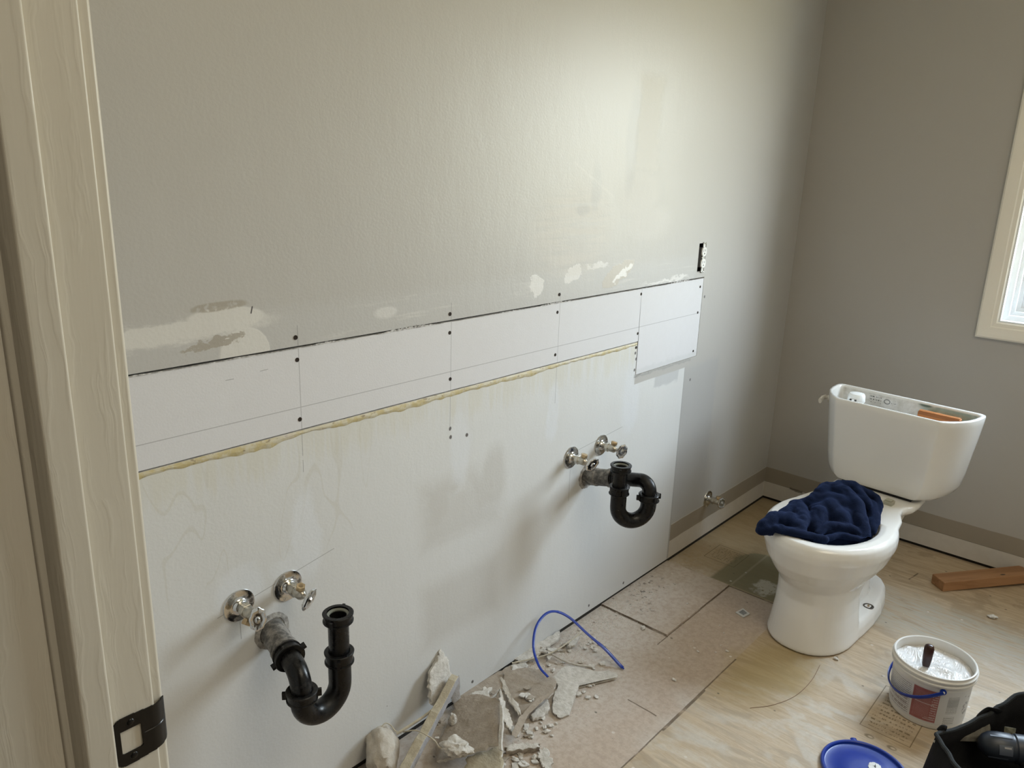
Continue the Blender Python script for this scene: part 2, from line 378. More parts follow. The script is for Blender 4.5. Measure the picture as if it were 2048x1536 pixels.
# L-shaped recess for the new strip, plus the receptacle opening
OX0, OX1, OZ0, OZ1 = -0.812, -0.764, 1.080, 1.176
def main_hole(u, w):
    if w > 0.889 and w < 1.0605 and u < -0.7565: return True
    if w > 0.782 and w < 0.9 and -1.1475 < u < -0.7565: return True
    return OX0 < u < OX1 and OZ0 < w < OZ1
bm = grid_wall([XL, -1.1475, OX0, OX1, -0.7565, 0.0], [0.015, 0.782, 0.889, 1.0605, OZ0, OZ1, H], main_hole, lambda u, w, d: (u, d, w), 0.0127)
struct('wall_left', bm, [M_wall, M_gyp_edge])
bm = bmesh.new(); box_bm(bm, XL, -0.83, 0.0128, 0.12, 0, H); box_bm(bm, -0.742, 0.13, 0.0128, 0.12, 0, H); box_bm(bm, XL, 0.0128, 0.0035, 0.0130, 0, 0.0135)  # last thin box: dark strip painting the shade under the board edge
box_bm(bm, -0.83, -0.742, 0.0128, 0.12, 0, 1.07); box_bm(bm, -0.83, -0.742, 0.0128, 0.12, 1.186, H); box_bm(bm, -0.83, -0.742, 0.07, 0.12, 1.07, 1.186)
struct('wall_left_framing_gap_shade', bm, M_dark)
def back_hole(u, w): return WY0 < u < WY1 and WZ0 < w < WZ1
bm = grid_wall([-2.4, WY0, WY1, 0.0], [0.015, WZ0, WZ1, H], back_hole, lambda u, w, d: (d, u, w), 0.0127)
struct('wall_back', bm, [M_back, M_gyp_edge])
bm = grid_wall([-2.4, WY0, WY1, 0.0126], [0.0, WZ0, WZ1, H], back_hole, lambda u, w, d: (0.0128+d, u, w), 0.12)
struct('wall_back_framing', bm, [M_dark, M_dark])
bm = bmesh.new(); box_bm(bm, -2.9, 0.12, -2.5, -2.4, 0, H); struct('wall_right', bm, M_plain)
bm = bmesh.new(); box_bm(bm, -2.9, 0.0, -2.4, 0.0, H, H+0.1); struct('ceiling', bm, M_ceil)
# door wall with its opening (y -0.50 .. -1.33)
DY0, DY1, DH = -1.33, -0.48, 2.06
bm = grid_wall([-2.4, DY0-0.02, DY1, 0.0], [0, DH+0.02, H], lambda u, w: DY0-0.02 < u < DY1 and w < DH+0.02, lambda u, w, d: (-2.896-d, u, w), 0.112)
struct('wall_front', bm, [M_plain, M_plain])
# hall behind the photographer
bm = bmesh.new(); box_bm(bm, -6.1, -3.008, 0.3, 0.4, 0, H); struct('wall_hall_left', bm, M_hall)
bm = bmesh.new(); box_bm(bm, -6.1, -3.008, -3.5, -3.4, 0, H); struct('wall_hall_right', bm, M_hall)
bm = bmesh.new(); box_bm(bm, -3.008, -2.9, -3.5, -2.4, 0, H); box_bm(bm, -3.008, -2.9, 0.0, 0.3, 0, H); struct('wall_hall_near', bm, M_hall)
bm = bmesh.new(); box_bm(bm, -6.1, -6.0, -3.4, 0.3, 0, H); struct('wall_hall_far', bm, M_hall)
bm = bmesh.new(); box_bm(bm, -6.1, -2.9, -3.5, 0.4, H, H+0.1); struct('ceiling_hall', bm, M_ceil)
bm = bmesh.new(); box_bm(bm, -6.1, -2.95, -3.5, 0.4, -0.1, 0.0); struct('floor_hall', bm, M_hfloor)

# ------------------------------------------------------------------ floor
def floor_material():
    k = NM('plywood_subfloor', 0.62, 0.4)
    p = k.pos(); X, Y, Z = k.xyz(p)
    grain = k.noise(k.vscale(p, (55, 6, 1)), 1.0, 5, 0.65, 1.6)
    fig = k.noise(k.vscale(p, (9, 2.6, 1)), 1.0, 5, 0.6, 2.5)
    fine = k.noise(p, 60, 5, 0.7); mid = k.noise(p, 9, 5, 0.6); big = k.noise(p, 2.6, 3)
    w1 = k.M('MULTIPLY', k.M('SUBTRACT', mid, 0.5), 0.22); w2 = k.M('MULTIPLY', k.M('SUBTRACT', k.noise(p, 7.3, 4), 0.5), 0.22)
    Xw, Yw = k.M('ADD', X, w1), k.M('ADD', Y, w2)
    sw = k.M('MULTIPLY', k.M('SUBTRACT', mid, 0.5), 0.005)
    Xf, Yf = k.M('ADD', X, sw), k.M('ADD', Y, sw)
    tan = k.mix(k.step(grain, 0.3, 0.7), (0.40, 0.30, 0.19), (0.53, 0.42, 0.29))
    tan = k.mix(k.step(fig, 0.50, 0.62, 0, 0.65), tan, (0.33, 0.25, 0.16))
    # strip of thinner panel along the wall is pinker and duller
    pink = k.mul(k.step(Yf, -0.462, -0.458), k.step(X, -0.818, -0.814, 1, 0))
    c = k.mix(pink, tan, k.mix(k.step(fine, 0.35, 0.65), (0.42, 0.335, 0.265), (0.50, 0.41, 0.33)))
    # greyed weathered bands across the right
    gb = k.mx(k.mul(k.box(k.M('ADD', Xw, k.mul(Y, -0.02)), Y, -0.68, -0.40, -2.4, -0.62, 0.06), 0.8), 0.0)
    c = k.mix(k.mul(gb, k.step(grain, 0.40, 0.55, 0.15, 0.9)), c, (0.40, 0.38, 0.32))
    # swept white dust / compound film
    film = k.mul(k.mx(k.ell(Xw, Yw, -1.30, -0.76, 0.34, 0.16, 0.6, 0.15), k.ell(Xw, Yw, -1.60, -0.62, 0.36, 0.16, 0.6), k.ell(Xw, Yw, -0.90, -1.05, 0.26, 0.25, 0.6)), k.step(k.M('ADD', k.mul(fig, .6), k.mul(fine, .4)), 0.32, 0.62, 0.25, 1))
    sw2 = k.step(k.M('SINE', k.M('ADD', k.mul(X, 30), k.mul(k.noise(k.vscale(p, (4, 2.5, 1)), 1.0, 3, .6, 1.0), 26))), -0.3, 0.9, 0.35, 1.0)
    c = k.mix(k.mul(k.mul(film, sw2), 0.62), c, (0.60, 0.58, 0.53))
    # fine pale dust near the rubble
    dust = k.mul(k.mx(k.ell(Xw, Yw, -1.62, -0.06, 0.62, 0.22, 0.6), k.mul(k.ell(Xw, Yw, -1.05, -0.05, 0.42, 0.16, 0.7), .8)), k.step(fine, 0.36, 0.6, 0.35, 1.0))
    c = k.mix(k.mul(dust, 0.75), c, (0.60, 0.57, 0.53))
    yel = k.mul(k.ell(Xw, Yw, -1.17, -0.56, 0.20, 0.10, 0.6), 0.65)
    c = k.mix(yel, c, (0.37, 0.28, 0.12))
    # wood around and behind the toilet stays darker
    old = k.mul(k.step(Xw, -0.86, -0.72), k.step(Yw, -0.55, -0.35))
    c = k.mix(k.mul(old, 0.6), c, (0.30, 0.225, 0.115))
    # green-grey stain beside the toilet with a white scab
    st = k.mx(k.box(Xf, Yf, -0.81, -0.60, -0.44, -0.17, 0.008), k.ell(Xw, Yw, -0.60, -0.30, 0.10, 0.14, 0.12))
    c = k.mix(k.mul(st, 0.85), c, (0.17, 0.155, 0.09))
    c = k.mix(k.mul(k.seg(Xf, Yf, (-0.80, -0.248), (-0.45, -0.248), 0.002, 0.004), 0.5), c, (0.34, 0.31, 0.22))
    scab = k.mul(k.ell(Xw, Yw, -0.735, -0.35, 0.05, 0.035, 0.25), k.step(fine, .38, .46))
    c = k.mix(k.mul(scab, 0.75), c, (0.52, 0.49, 0.42))
    # white flecks and dark specks
    v = k.n('ShaderNodeTexVoronoi'); k.l(p, v.inputs['Vector']); v.inputs['Scale'].default_value = 16; v.inputs['Randomness'].default_value = 1
    c = k.mix(k.mul(k.step(v.outputs['Distance'], 0.05, 0.09, 1, 0), k.mul(k.step(big, 0.45, 0.6), 0.8)), c, (0.68, 0.65, 0.60))
    v2 = k.n('ShaderNodeTexVoronoi'); k.l(k.vscale(p, (1.3, 1, 1)), v2.inputs['Vector']); v2.inputs['Scale'].default_value = 11
    c = k.mix(k.mul(k.step(v2.outputs['Distance'], 0.03, 0.055, 1, 0), 0.8), c, (0.10, 0.095, 0.07))
    splat = k.mul(k.mx(k.ell(Xw, Yw, -1.03, -0.03, 0.07, 0.02, 0.8), k.ell(Xw, Yw, -1.09, -0.09, 0.09, 0.03, 0.8), k.ell(Xw, Yw, -1.33, -0.05, 0.07, 0.02, 0.8)), k.step(k.noise(p, 75, 3), 0.56, 0.62))
    c = k.mix(k.mul(splat, 0.85), c, (0.09, 0.075, 0.06))
    # seams
    seams = []
    for a, b, w in (((-1.242, 0.0), (-1.2435, -0.25), 0.0022), ((-1.30, -0.25), (-0.816, -0.248), 0.0004), ((-0.816, -0.248), (-0.817, -0.42), 0.0024), ((-0.812, -0.07), (-0.816, -0.248), 0.0014),
                    ((-1.86, -0.459), (-1.20, -0.461), 0.0009), ((-1.62, -0.462), (-1.40, -0.4625), 0.0032), ((-1.583, -0.33), (-1.586, -0.42), 0.0010), ((-0.30, -0.70), (-0.23, -0.71), 0.0015)):
        seams.append(k.seg(Xf, Yf, a, b, w, 0.002))
    sm = k.mul(k.mx(*seams), k.step(k.noise(p, 22, 3), 0.30, 0.50, 0.35, 1.0))
    c = k.mix(k.mul(sm, 0.85), c, (0.115, 0.08, 0.05))
    # lumber stamps: ruled boxes with small illegible print
    def stamp(c, x0, x1, y0, y1, col, s):
        B = k.mx(k.seg(X, Y, (x0, y0), (x1, y0), 0.0008, 0.001), k.seg(X, Y, (x0, y1), (x1, y1), 0.0008, 0.001), k.seg(X, Y, (x0, y0), (x0, y1), 0.0008, 0.001), k.seg(X, Y, (x1, y0), (x1, y1), 0.0008, 0.001))
        rows = k.step(k.M('SINE', k.mul(X, s)), 0.25, 0.5)
        tx = k.mul(k.mul(rows, k.step(k.noise(k.vscale(p, (40, 160, 1)), 1.0, 2), 0.47, 0.55)), k.box(X, Y, x0+0.014, x1-0.014, y0+0.012, y1-0.012, 0.002))
        return k.mix(k.mul(k.mx(B, tx), 0.72), c, col)
    c = stamp(c, -1.231, -1.008, -0.959, -0.834, (0.115, 0.08, 0.035), 360)
    c = stamp(c, -0.680, -0.552, -0.197, -0.075, (0.10, 0.075, 0.035), 560)
    ring = k.mx(*[k.mul(k.ell(X, Y, a, b, 0.008, 0.012, 0.25), k.M('SUBTRACT', 1.0, k.ell(X, Y, a, b-0.003, 0.004, 0.006, 0.4))) for a, b in ((-1.262, -0.868), (-1.266, -0.925))])
    c = k.mix(k.mul(ring, .7), c, (0.12, 0.09, 0.04))
    hgt = k.M('ADD', k.mul(fine, 0.5), k.M('ADD', k.mul(grain, 0.4), k.mul(sm, -1.5)))
    return k.fin(c, k.mixf(film, 0.62, 0.5), k.bump(hgt, 0.35, 0.004))
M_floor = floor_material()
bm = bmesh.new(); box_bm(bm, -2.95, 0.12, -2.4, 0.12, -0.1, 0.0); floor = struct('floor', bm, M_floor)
bm = bmesh.new()
box_bm(bm, -1.2405, -0.818, -0.2475, 0.010, 0.0003, 0.0045)
for e_ in bm.edges: pass
struct('floor_underlay_sheet', bm, M_floor, bevel=0.0008)

# ------------------------------------------------------------------ window on the back wall
M_trim = simple('casing_paint', (0.60, 0.57, 0.49), 0.38, bscale=None)
def casing_mat():
    k = NM('grained_casing_paint', 0.4, 0.5); p = k.pos()
    g = k.noise(k.vscale(p, (90, 90, 2.5)), 1.0, 3)
    return k.fin((0.86, 0.82, 0.73), None, k.bump(g, 0.25, 0.003))
M_casing = casing_mat()
M_vinyl = simple('white_vinyl', (0.82, 0.84, 0.85), 0.3)
def frame_sweep(bm, y0, y1, z0, z1, prof, mi=0):
    """mitred frame: prof = [(offset outward, x)] swept round the rectangle (faces -x)"""
    rings = []
    for sy, sz, Y, Z in ((-1, -1, y0, z0), (1, -1, y1, z0), (1, 1, y1, z1), (-1, 1, y0, z1)):
        rings.append([Vector((x, Y+sy*o, Z+sz*o)) for o, x in prof])
    V = [[bm.verts.new(p) for p in r] for r in rings]; n = len(prof)
    for a in range(4):
        A, B = V[a], V[(a+1) % 4]
        for i in range(n):
            j = (i+1) % n; bm.faces.new((A[i], A[j], B[j], B[i])).material_index = mi
    bmesh.ops.recalc_face_normals(bm, faces=bm.faces)
win = empty('window_1', (0, (WY0+WY1)/2, WZ0), kind='structure')
win_inv = Matrix.Translation(-Vector(win.location))
def win_part(name, bm, m, parent=None, bevel=0.0):
    bmesh.ops.transform(bm, matrix=win_inv, verts=bm.verts)
    return obj(name, bm, m, win if parent is None else parent, bevel=bevel)
bm = bmesh.new(); frame_sweep(bm, WY0, WY1, WZ0, WZ1, [(0.0, 0.004), (0.0, -0.010), (0.004, -0.013), (0.016, -0.014), (0.020, -0.017), (0.045, -0.019), (0.056, -0.019), (0.062, -0.014), (0.062, 0.0)])
win_part('casing', bm, M_casing)
bm = bmesh.new(); frame_sweep(bm, WY0, WY1, WZ0, WZ1, [(0.0, -0.008), (0.0, 0.16), (-0.006, 0.16), (-0.006, 0.030), (-0.006, -0.008)])
win_part('jamb_liner', bm, M_vinyl)
bm = bmesh.new(); frame_sweep(bm, WY0, WY1, WZ0, WZ1, [(-0.006, 0.022), (-0.006, 0.155), (-0.045, 0.155), (-0.045, 0.082), (-0.034, 0.080), (-0.034, 0.058), (-0.022, 0.056), (-0.022, 0.030), (-0.014, 0.026)])
win_part('window_frame', bm, M_vinyl)
bm = bmesh.new(); frame_sweep(bm, WY0+0.045, WY1-0.045, WZ0+0.045, (WZ0+WZ1)/2, [(0.0, 0.090), (0.0, 0.124), (-0.040, 0.124), (-0.040, 0.102), (-0.032, 0.096), (-0.010, 0.094), (-0.006, 0.090)])
sash = win_part('sash', bm, M_vinyl)
bm = bmesh.new(); frame_sweep(bm, WY0+0.045, WY1-0.045, (WZ0+WZ1)/2-0.03, WZ1-0.045, [(0.0, 0.124), (0.0, 0.15), (-0.036, 0.15), (-0.036, 0.130), (-0.028, 0.125)])
win_part('sash', bm, M_vinyl)
def glass_mat():
    m = bpy.data.materials.new('window_glass'); m.use_nodes = True; t = m.node_tree; t.nodes.clear()
    o = t.nodes.new('ShaderNodeOutputMaterial'); mx = t.nodes.new('ShaderNodeMixShader'); tr = t.nodes.new('ShaderNodeBsdfTransparent'); gl = t.nodes.new('ShaderNodeBsdfGlossy')
    gl.inputs['Roughness'].default_value = 0.02; tr.inputs[0].default_value = (0.96, 0.98, 0.97, 1); g = t.nodes.new('ShaderNodeNewGeometry'); dt = t.nodes.new('ShaderNodeVectorMath'); dt.operation = 'DOT_PRODUCT'
    t.links.new(g.outputs['Incoming'], dt.inputs[0]); t.links.new(g.outputs['Normal'], dt.inputs[1]); prev = dt.outputs['Value']
    for op, b in (('ABSOLUTE', 0), ('SUBTRACT', None), ('POWER', 5.0), ('MULTIPLY_ADD', 0.95)):
        k = t.nodes.new('ShaderNodeMath'); k.operation = op
        if op == 'SUBTRACT': k.inputs[0].default_value = 1.0; t.links.new(prev, k.inputs[1])
        else:
            t.links.new(prev, k.inputs[0]); k.inputs[1].default_value = b
            if op == 'MULTIPLY_ADD': k.inputs[2].default_value = 0.05
        prev = k.outputs[0]
    t.links.new(prev, mx.inputs[0])
    t.links.new(tr.outputs[0], mx.inputs[1]); t.links.new(gl.outputs[0], mx.inputs[2]); t.links.new(mx.outputs[0], o.inputs[0]); return m
M_glass = glass_mat()
bm = bmesh.new(); box_bm(bm, 0.108, 0.112, WY0+0.08, WY1-0.08, WZ0+0.08, (WZ0+WZ1)/2-0.036); win_part('pane', bm, M_glass)
bm = bmesh.new(); box_bm(bm, 0.136, 0.140, WY0+0.08, WY1-0.08, (WZ0+WZ1)/2, WZ1-0.08); win_part('pane', bm, M_glass)

# ------------------------------------------------------------------ door frame on the left
def jamb_mat():
    k = NM('painted_jamb', 0.42, 0.5); p = k.pos()
    warp = k.n('ShaderNodeVectorMath'); warp.operation = 'ADD'
    nz = k.M('MULTIPLY', k.M('SUBTRACT', k.noise(p, 7, 3), 0.5), 0.03)
    k.l(p, warp.inputs[0]); k.l(k.cmb(nz, nz, 0.0), warp.inputs[1])
    q = k.vscale(warp.outputs[0], (75, 75, 4.5))
    g = k.noise(q, 1.0, 3, 0.5, 0.4)
    v = k.step(g, 0.52, 0.66)
    return k.fin((0.56, 0.53, 0.46), k.mixf(v, 0.40, 0.5), k.bump(k.M('ADD', g, k.mul(v, 0.6)), 0.10, 0.003))
M_jamb = jamb_mat()
def plan_extrude(bm, pts, z0, z1):
    loft(bm, [[Vector((x, y, z0)) for x, y in pts], [Vector((x, y, z1)) for x, y in pts]])
    bmesh.ops.recalc_face_normals(bm, faces=bm.faces)
door = empty('door_1', (-2.95, -0.48, 0), kind='structure'); dinv = Matrix.Translation(-Vector(door.location))
def door_part(name, bm, m, parent=None, smooth=False, bevel=0.0):
    bmesh.ops.transform(bm, matrix=dinv, verts=bm.verts); return obj(name, bm, m, parent or door, smooth=smooth, bevel=bevel)
bm = bmesh.new()
rb = [(-2.8950-0.003*(1-math.cos(a)), -0.500+0.003*(1-math.sin(a))) for a in [math.radians(d) for d in range(0, 91, 15)]]
rb = [(-2.898+0.003*math.cos(a), -0.497-0.003*math.sin(a)) for a in [math.radians(d) for d in range(0, 91, 15)]]
plan_extrude(bm, [(-2.895, -0.481)] + rb + [(-3.085, -0.500), (-3.085, -0.481)], 0, DH)
door_part('jamb', bm, M_jamb, smooth=True)
bm = bmesh.new()
st = [(-2.9435, -0.4995), (-2.9430, -0.510)] + [(-2.9445, -0.5115)] + [(-2.968, -0.5125)] + [(-2.9715-0.004*t, -0.5125+0.003*t) for t in (0, 0.5, 1)] + [(-2.979, -0.5065), (-2.982, -0.5035), (-2.988, -0.5020), (-2.990, -0.4995)]
plan_extrude(bm, st, 0, DH-0.012)
door_part('door_stop', bm, M_jamb, bevel=0.0012)
bm = bmesh.new()
cs = [(-2.896, -0.4915), (-2.8845, -0.4915), (-2.8822, -0.4895), (-2.8815, -0.487), (-2.878, -0.470), (-2.877, -0.440), (-2.880, -0.432), (-2.896, -0.430)]
plan_extrude(bm, cs, 0, DH+0.06)
door_part('casing', bm, M_jamb, bevel=0.001)
bm = bmesh.new(); box_bm(bm, -3.03, -2.895, DY0-0.02, DY0, 0, DH); door_part('jamb', bm, M_jamb)
bm = bmesh.new(); box_bm(bm, -3.03, -2.895, DY0, -0.50, DH-0.001, DH+0.019); door_part('head_jamb', bm, M_jamb)
# hall-side casing continues past the jamb
bm = bmesh.new(); box_bm(bm, -3.086, -3.008, -0.490, -0.42, 0, DH+0.06); door_part('hall_casing', bm, M_jamb, bevel=0.003)

# strike plate with its curved lip
M_blackmetal = simple('black_enamel', (0.006, 0.006, 0.006), 0.26, 0.0, 0.3)
M_mortise = simple('mortise_wood', (0.45, 0.40, 0.30), 0.6, bscale=80, bstr=.3)
def strike():
    bm = bmesh.new()
    # outline in (s, z): s runs along the rabbet towards the room, then round the edge
    zc = 0.792
    def outline_ok(s, z):
        hh = 0.030 - (0.0035*(max(0, s-0.012)/0.045)); w0, w1 = -0.0105, 0.0585
        if s < w0 or s > w1 or abs(z) > hh: return False
        for cx, r in ((w0, 0.0095), (w1, 0.011)):
            dx = (w0+r-s) if cx == w0 else (s-(w1-r)); dz = abs(z)-(hh-r)
            if dx > 0 and dz > 0 and dx*dx+dz*dz > r*r: return False
        if -0.0035 < s < 0.0195 and -0.0150 < z < 0.0145:
            dx = max(-0.0035+0.002-s, s-0.0195+0.002); dz = abs(z)-(0.0147-0.002)
            if not (dx > 0 and dz > 0 and dx*dx+dz*dz > 4e-6): return False
        return True
    N, Mz = 92, 82; ds, dz = 0.070/N, 0.062/Mz
    V = {}
    def P(i, j, d):
        s = -0.0110 + i*ds; z = -0.031+j*dz
        x, y, nx, ny = -2.9312+s, -0.5012, 0.0, -1.0
        if s > 0.030:
            t = (s-0.030)/0.026; a = min(t, 1.1)*math.radians(72)
            R0 = 0.022; x = -2.9012 + R0*math.sin(a); y = -0.5012 + R0*(1-math.cos(a)); nx, ny = math.sin(a), -math.cos(a)
        off = -0.0009 + (0.0018 if d else 0)
        if abs(z-0.0010) < 0.0007 and s > 0.021 and d: off -= 0.0006
        return (x+nx*off, y+ny*off, zc+z)
    def v(i, j, d):
        if (i, j, d) not in V: V[i, j, d] = bm.verts.new(P(i, j, d))
        return V[i, j, d]
    ok = {(i, j): outline_ok(-0.0110+(i+.5)*ds, -0.031+(j+.5)*dz) for i in range(N) for j in range(Mz)}
    for (i, j), s in ok.items():
        if not s: continue
        bm.faces.new((v(i, j, 1), v(i+1, j, 1), v(i+1, j+1, 1), v(i, j+1, 1)))
        bm.faces.new((v(i, j, 0), v(i, j+1, 0), v(i+1, j+1, 0), v(i+1, j, 0)))
        for di, dj, a, b in ((-1, 0, (i, j), (i, j+1)), (1, 0, (i+1, j), (i+1, j+1)), (0, -1, (i, j), (i+1, j)), (0, 1, (i, j+1), (i+1, j+1))):
            if not ok.get((i+di, j+dj), False): bm.faces.new((v(*a, 0), v(*b, 0), v(*b, 1), v(*a, 1)))
    bmesh.ops.recalc_face_normals(bm, faces=bm.faces)
    pl = door_part('strike_plate', bm, M_blackmetal, smooth=True); pl['label'] = 'black strike plate'
    for z in (zc+0.0215, zc-0.0215):
        bm = bmesh.new(); lathe(bm, [(0.0001, 0.0012), (0.0030, 0.0011), (0.0042, 0.0004), (0.0044, 0.0)], 20, aim((-2.9232, -0.5021, z), (0, -1, 0)))
        bmesh.ops.transform(bm, matrix=dinv, verts=bm.verts); obj('screw', bm, M_blackmetal, pl, smooth=True)
strike()

# ------------------------------------------------------------------ new drywall strip, glue, receptacle
def patch_mat():
    k = NM('new_drywall_paper', 0.72, 0.3); p = k.pos(); X, y, Z = k.xyz(p)
    c = k.mix(k.noise(p, 3.0, 3), (0.69, 0.70, 0.73), (0.66, 0.655, 0.675))
    c = k.mix(k.mul(k.noise(p, 45, 5, .7), 0.35), c, (0.56, 0.555, 0.56))
    L = pencil_lines(k, X, Z) + [k.seg(X, Z, (-2.45, 1.025), (-2.435, 1.026), 0.0004, 0.0008), k.seg(X, Z, (-2.52, 1.020), (-2.505, 1.020), 0.0004, 0.0008)]
    c = k.mix(k.mul(k.mx(*L), 0.5), c, (0.18, 0.18, 0.19))
    Zf = k.M('ADD', Z, k.mul(k.M('SUBTRACT', k.noise(p, 30, 4), 0.5), 0.03))
    c = k.mix(k.mul(k.step(Zf, 0.795, 0.805, 1, 0), .5), c, (0.56, 0.57, 0.58))
    return k.fin(c, None, k.bump(k.noise(p, 260, 3), 0.12, 0.002))
bm = bmesh.new()
zt = 1.0565; zb = 0.8915
out = [(XL+0.004, zb)]
for i in range(41):
    out.append((XL+0.004+(-1.1462-(XL+0.004))*i/40, zb+random.uniform(-.0003, .0003)))
out += [(-1.1460, 0.7835), (-0.7600, 0.7835), (-0.7600, zt)]
for i in range(59, -1, -1):
    out.append((XL+0.004+(-0.7600-(XL+0.004))*i/60, zt-0.0022*max(0, mnoise.noise((i*0.6, 0, 0))+.35)*random.random()))
seen = []
for q in out:
    if not seen or (abs(q[0]-seen[-1][0])+abs(q[1]-seen[-1][1])) > 1e-5: seen.append(q)
if abs(seen[0][0]-seen[-1][0])+abs(seen[0][1]-seen[-1][1]) < 1e-4: seen.pop()
vf = [bm.verts.new((a, -0.0006, b)) for a, b in seen]; vb = [bm.verts.new((a, 0.0124, b)) for a, b in seen]
f = bm.faces.new(vf); f2 = bm.faces.new(list(reversed(vb)))
for i in range(len(vf)):
    j = (i+1) % len(vf); q = bm.faces.new((vf[i], vb[i], vb[j], vf[j])); q.material_index = 1
bmesh.ops.triangulate(bm, faces=[f, f2]); bmesh.ops.recalc_face_normals(bm, faces=bm.faces)
tag(obj('drywall_strip', bm, [patch_mat(), M_gyp_edge]), 'long L-shaped strip of new pale grey drywall let into the wall above the drains', 'drywall')

# torn paper fringe along the upper seam
bm = bmesh.new(); rr = random.Random(8); n = 520; prev = None
for i in range(n+1):
    x = XL+0.006+(-0.765-XL-0.006)*i/n; a = mnoise.noise((x*6, 0, 3)); t = max(0, a+.12)*0.010*(0.5+rr.random()) + (0.0012 if x < -2.3 else 0)
    cur = (bm.verts.new((x, -0.0010-rr.random()*.0012, 1.0560)), bm.verts.new((x, -0.0008-rr.random()*.0020, 1.0560+t)), bm.verts.new((x, -0.0005, 1.0560+t*.5)))
    if prev and t > 0.0006:
        bm.faces.new((prev[0], cur[0], cur[1], prev[1])); bm.faces.new((prev[1], cur[1], cur[2], prev[2]))
    prev = cur
for v_ in [v for v in bm.verts if not v.link_faces]: bm.verts.remove(v_)
fr_ = obj('torn_paper_edge', bm, simple('torn_white_paper', (0.62, 0.61, 0.60), 0.9, bscale=200, bstr=.6, var=.5, vscale=120), bpy.data.objects['drywall_strip']); fr_['label'] = 'frayed white paper edge'
M_screw = simple('black_screw', (0.025, 0.017, 0.012), 0.7, 0.0, 0.2)
def screw_bm():
    bm = bmesh.new(); lathe(bm, [(0.0001, 0.0003), (0.0018, 0.0003), (0.0036, 0.0007), (0.0044, 0.0006), (0.0046, -0.0010)], 16, aim((0, 0, 0), (0, -1, 0)))
    for a in (0, math.pi/2):
        c, s_ = math.cos(a)*0.0020, math.sin(a)*0.0020
    return bm
first = None
scr = [((591, 675), 'upper screw of the pair over the left drain, set in the grey paint'), ((594, 719.6), 'screw at the top of the new drywall strip, nearest the door frame'), ((599.5, 838.6), 'screw at the bottom of the new drywall strip, nearest the door frame'),
       ((899.9, 628), 'screw in the grey paint above the middle of the drywall strip'), ((899, 665.5), 'screw in the strip top on the second pencil line from the door'), ((900, 758), 'screw in the strip bottom on the second pencil line from the door'),
       ((1118.7, 589), 'rusty screw head just above the seam over the right drain'), ((1114.5, 624.5), 'screw in the top of the drywall strip over the right drain'), ((1110, 709.5), 'screw in the bottom of the drywall strip over the right drain'),
       ((1282, 588), 'screw near the top seam on the fourth pencil line'), ((1275, 667), 'screw just above the inner corner of the drywall strip'), ((1272, 695), 'screw just below the inner corner of the drywall strip'),
       ((1400, 573.5), 'screw in the top right corner of the drywall strip below the receptacle'), ((1395, 625), 'screw halfway down the right edge of the drywall strip'), ((1386, 702), 'screw in the bottom right corner of the drywall strip')]
for (px, py), lab in scr:
    w = at_y(px, py, 0)
    if first is None:
        first = o = obj('drywall_screw', screw_bm(), M_screw, smooth=True)
    else:
        o = first.copy(); COL.objects.link(o)
    o.location = (w.x, -0.0006, w.z); tag(o, 'black '+lab, 'screw', 'drywall screws in the left wall')

# yellowed glue left under the strip
bm = bmesh.new(); rnd = random.Random(3)
n = 260; rows = 9; V = []
for i in range(n+1):
    t = i/n; x = -2.895 + (1.742)*t
    h = 0.024*(1-t)+0.012*t
    h *= 0.72+0.55*mnoise.noise((x*7, 1.3, 0))+0.25*mnoise.noise((x*40, 5.3, 0))
    h = max(0.005, h); row = []
    for j in range(rows+1):
        q = j/rows; z = 0.8885 - h*q
        d = 0.0030*math.sin(math.pi*min(1, q*0.9+0.08))*(0.55+0.8*abs(mnoise.noise((x*60, q*3, 2))))
        if j in (0, rows): d = 0
        row.append(bm.verts.new((x, -0.0003-d, z)))
    V.append(row)
for a, b in zip(V, V[1:]):
    for j in range(rows): bm.faces.new((a[j], a[j+1], b[j+1], b[j]))
bmesh.ops.recalc_face_normals(bm, faces=bm.faces)
def glue_mat():
    k = NM('old_glue', 0.55, 0.5); p = k.pos(); f = k.noise(p, 40, 5, .65)
    x, y, z = k.xyz(p)
    c = k.mix(k.step(f, 0.40, 0.60), (0.50, 0.42, 0.22), (0.56, 0.52, 0.40))
    c = k.mix(k.step(k.noise(k.vscale(p, (1, 1, 2)), 55, 4), 0.60, 0.68), c, (0.30, 0.24, 0.15))
    c = k.mix(k.mul(k.step(k.noise(p, 9, 3), 0.58, 0.68), .8), c, (0.60, 0.56, 0.54))
    return k.fin(c, None, k.bump(f, 0.5, 0.003))
tag(obj('glue_bead', bm, glue_mat(), smooth=True), 'ragged line of yellowed old glue along the lower edge of the drywall strip', 'glue')

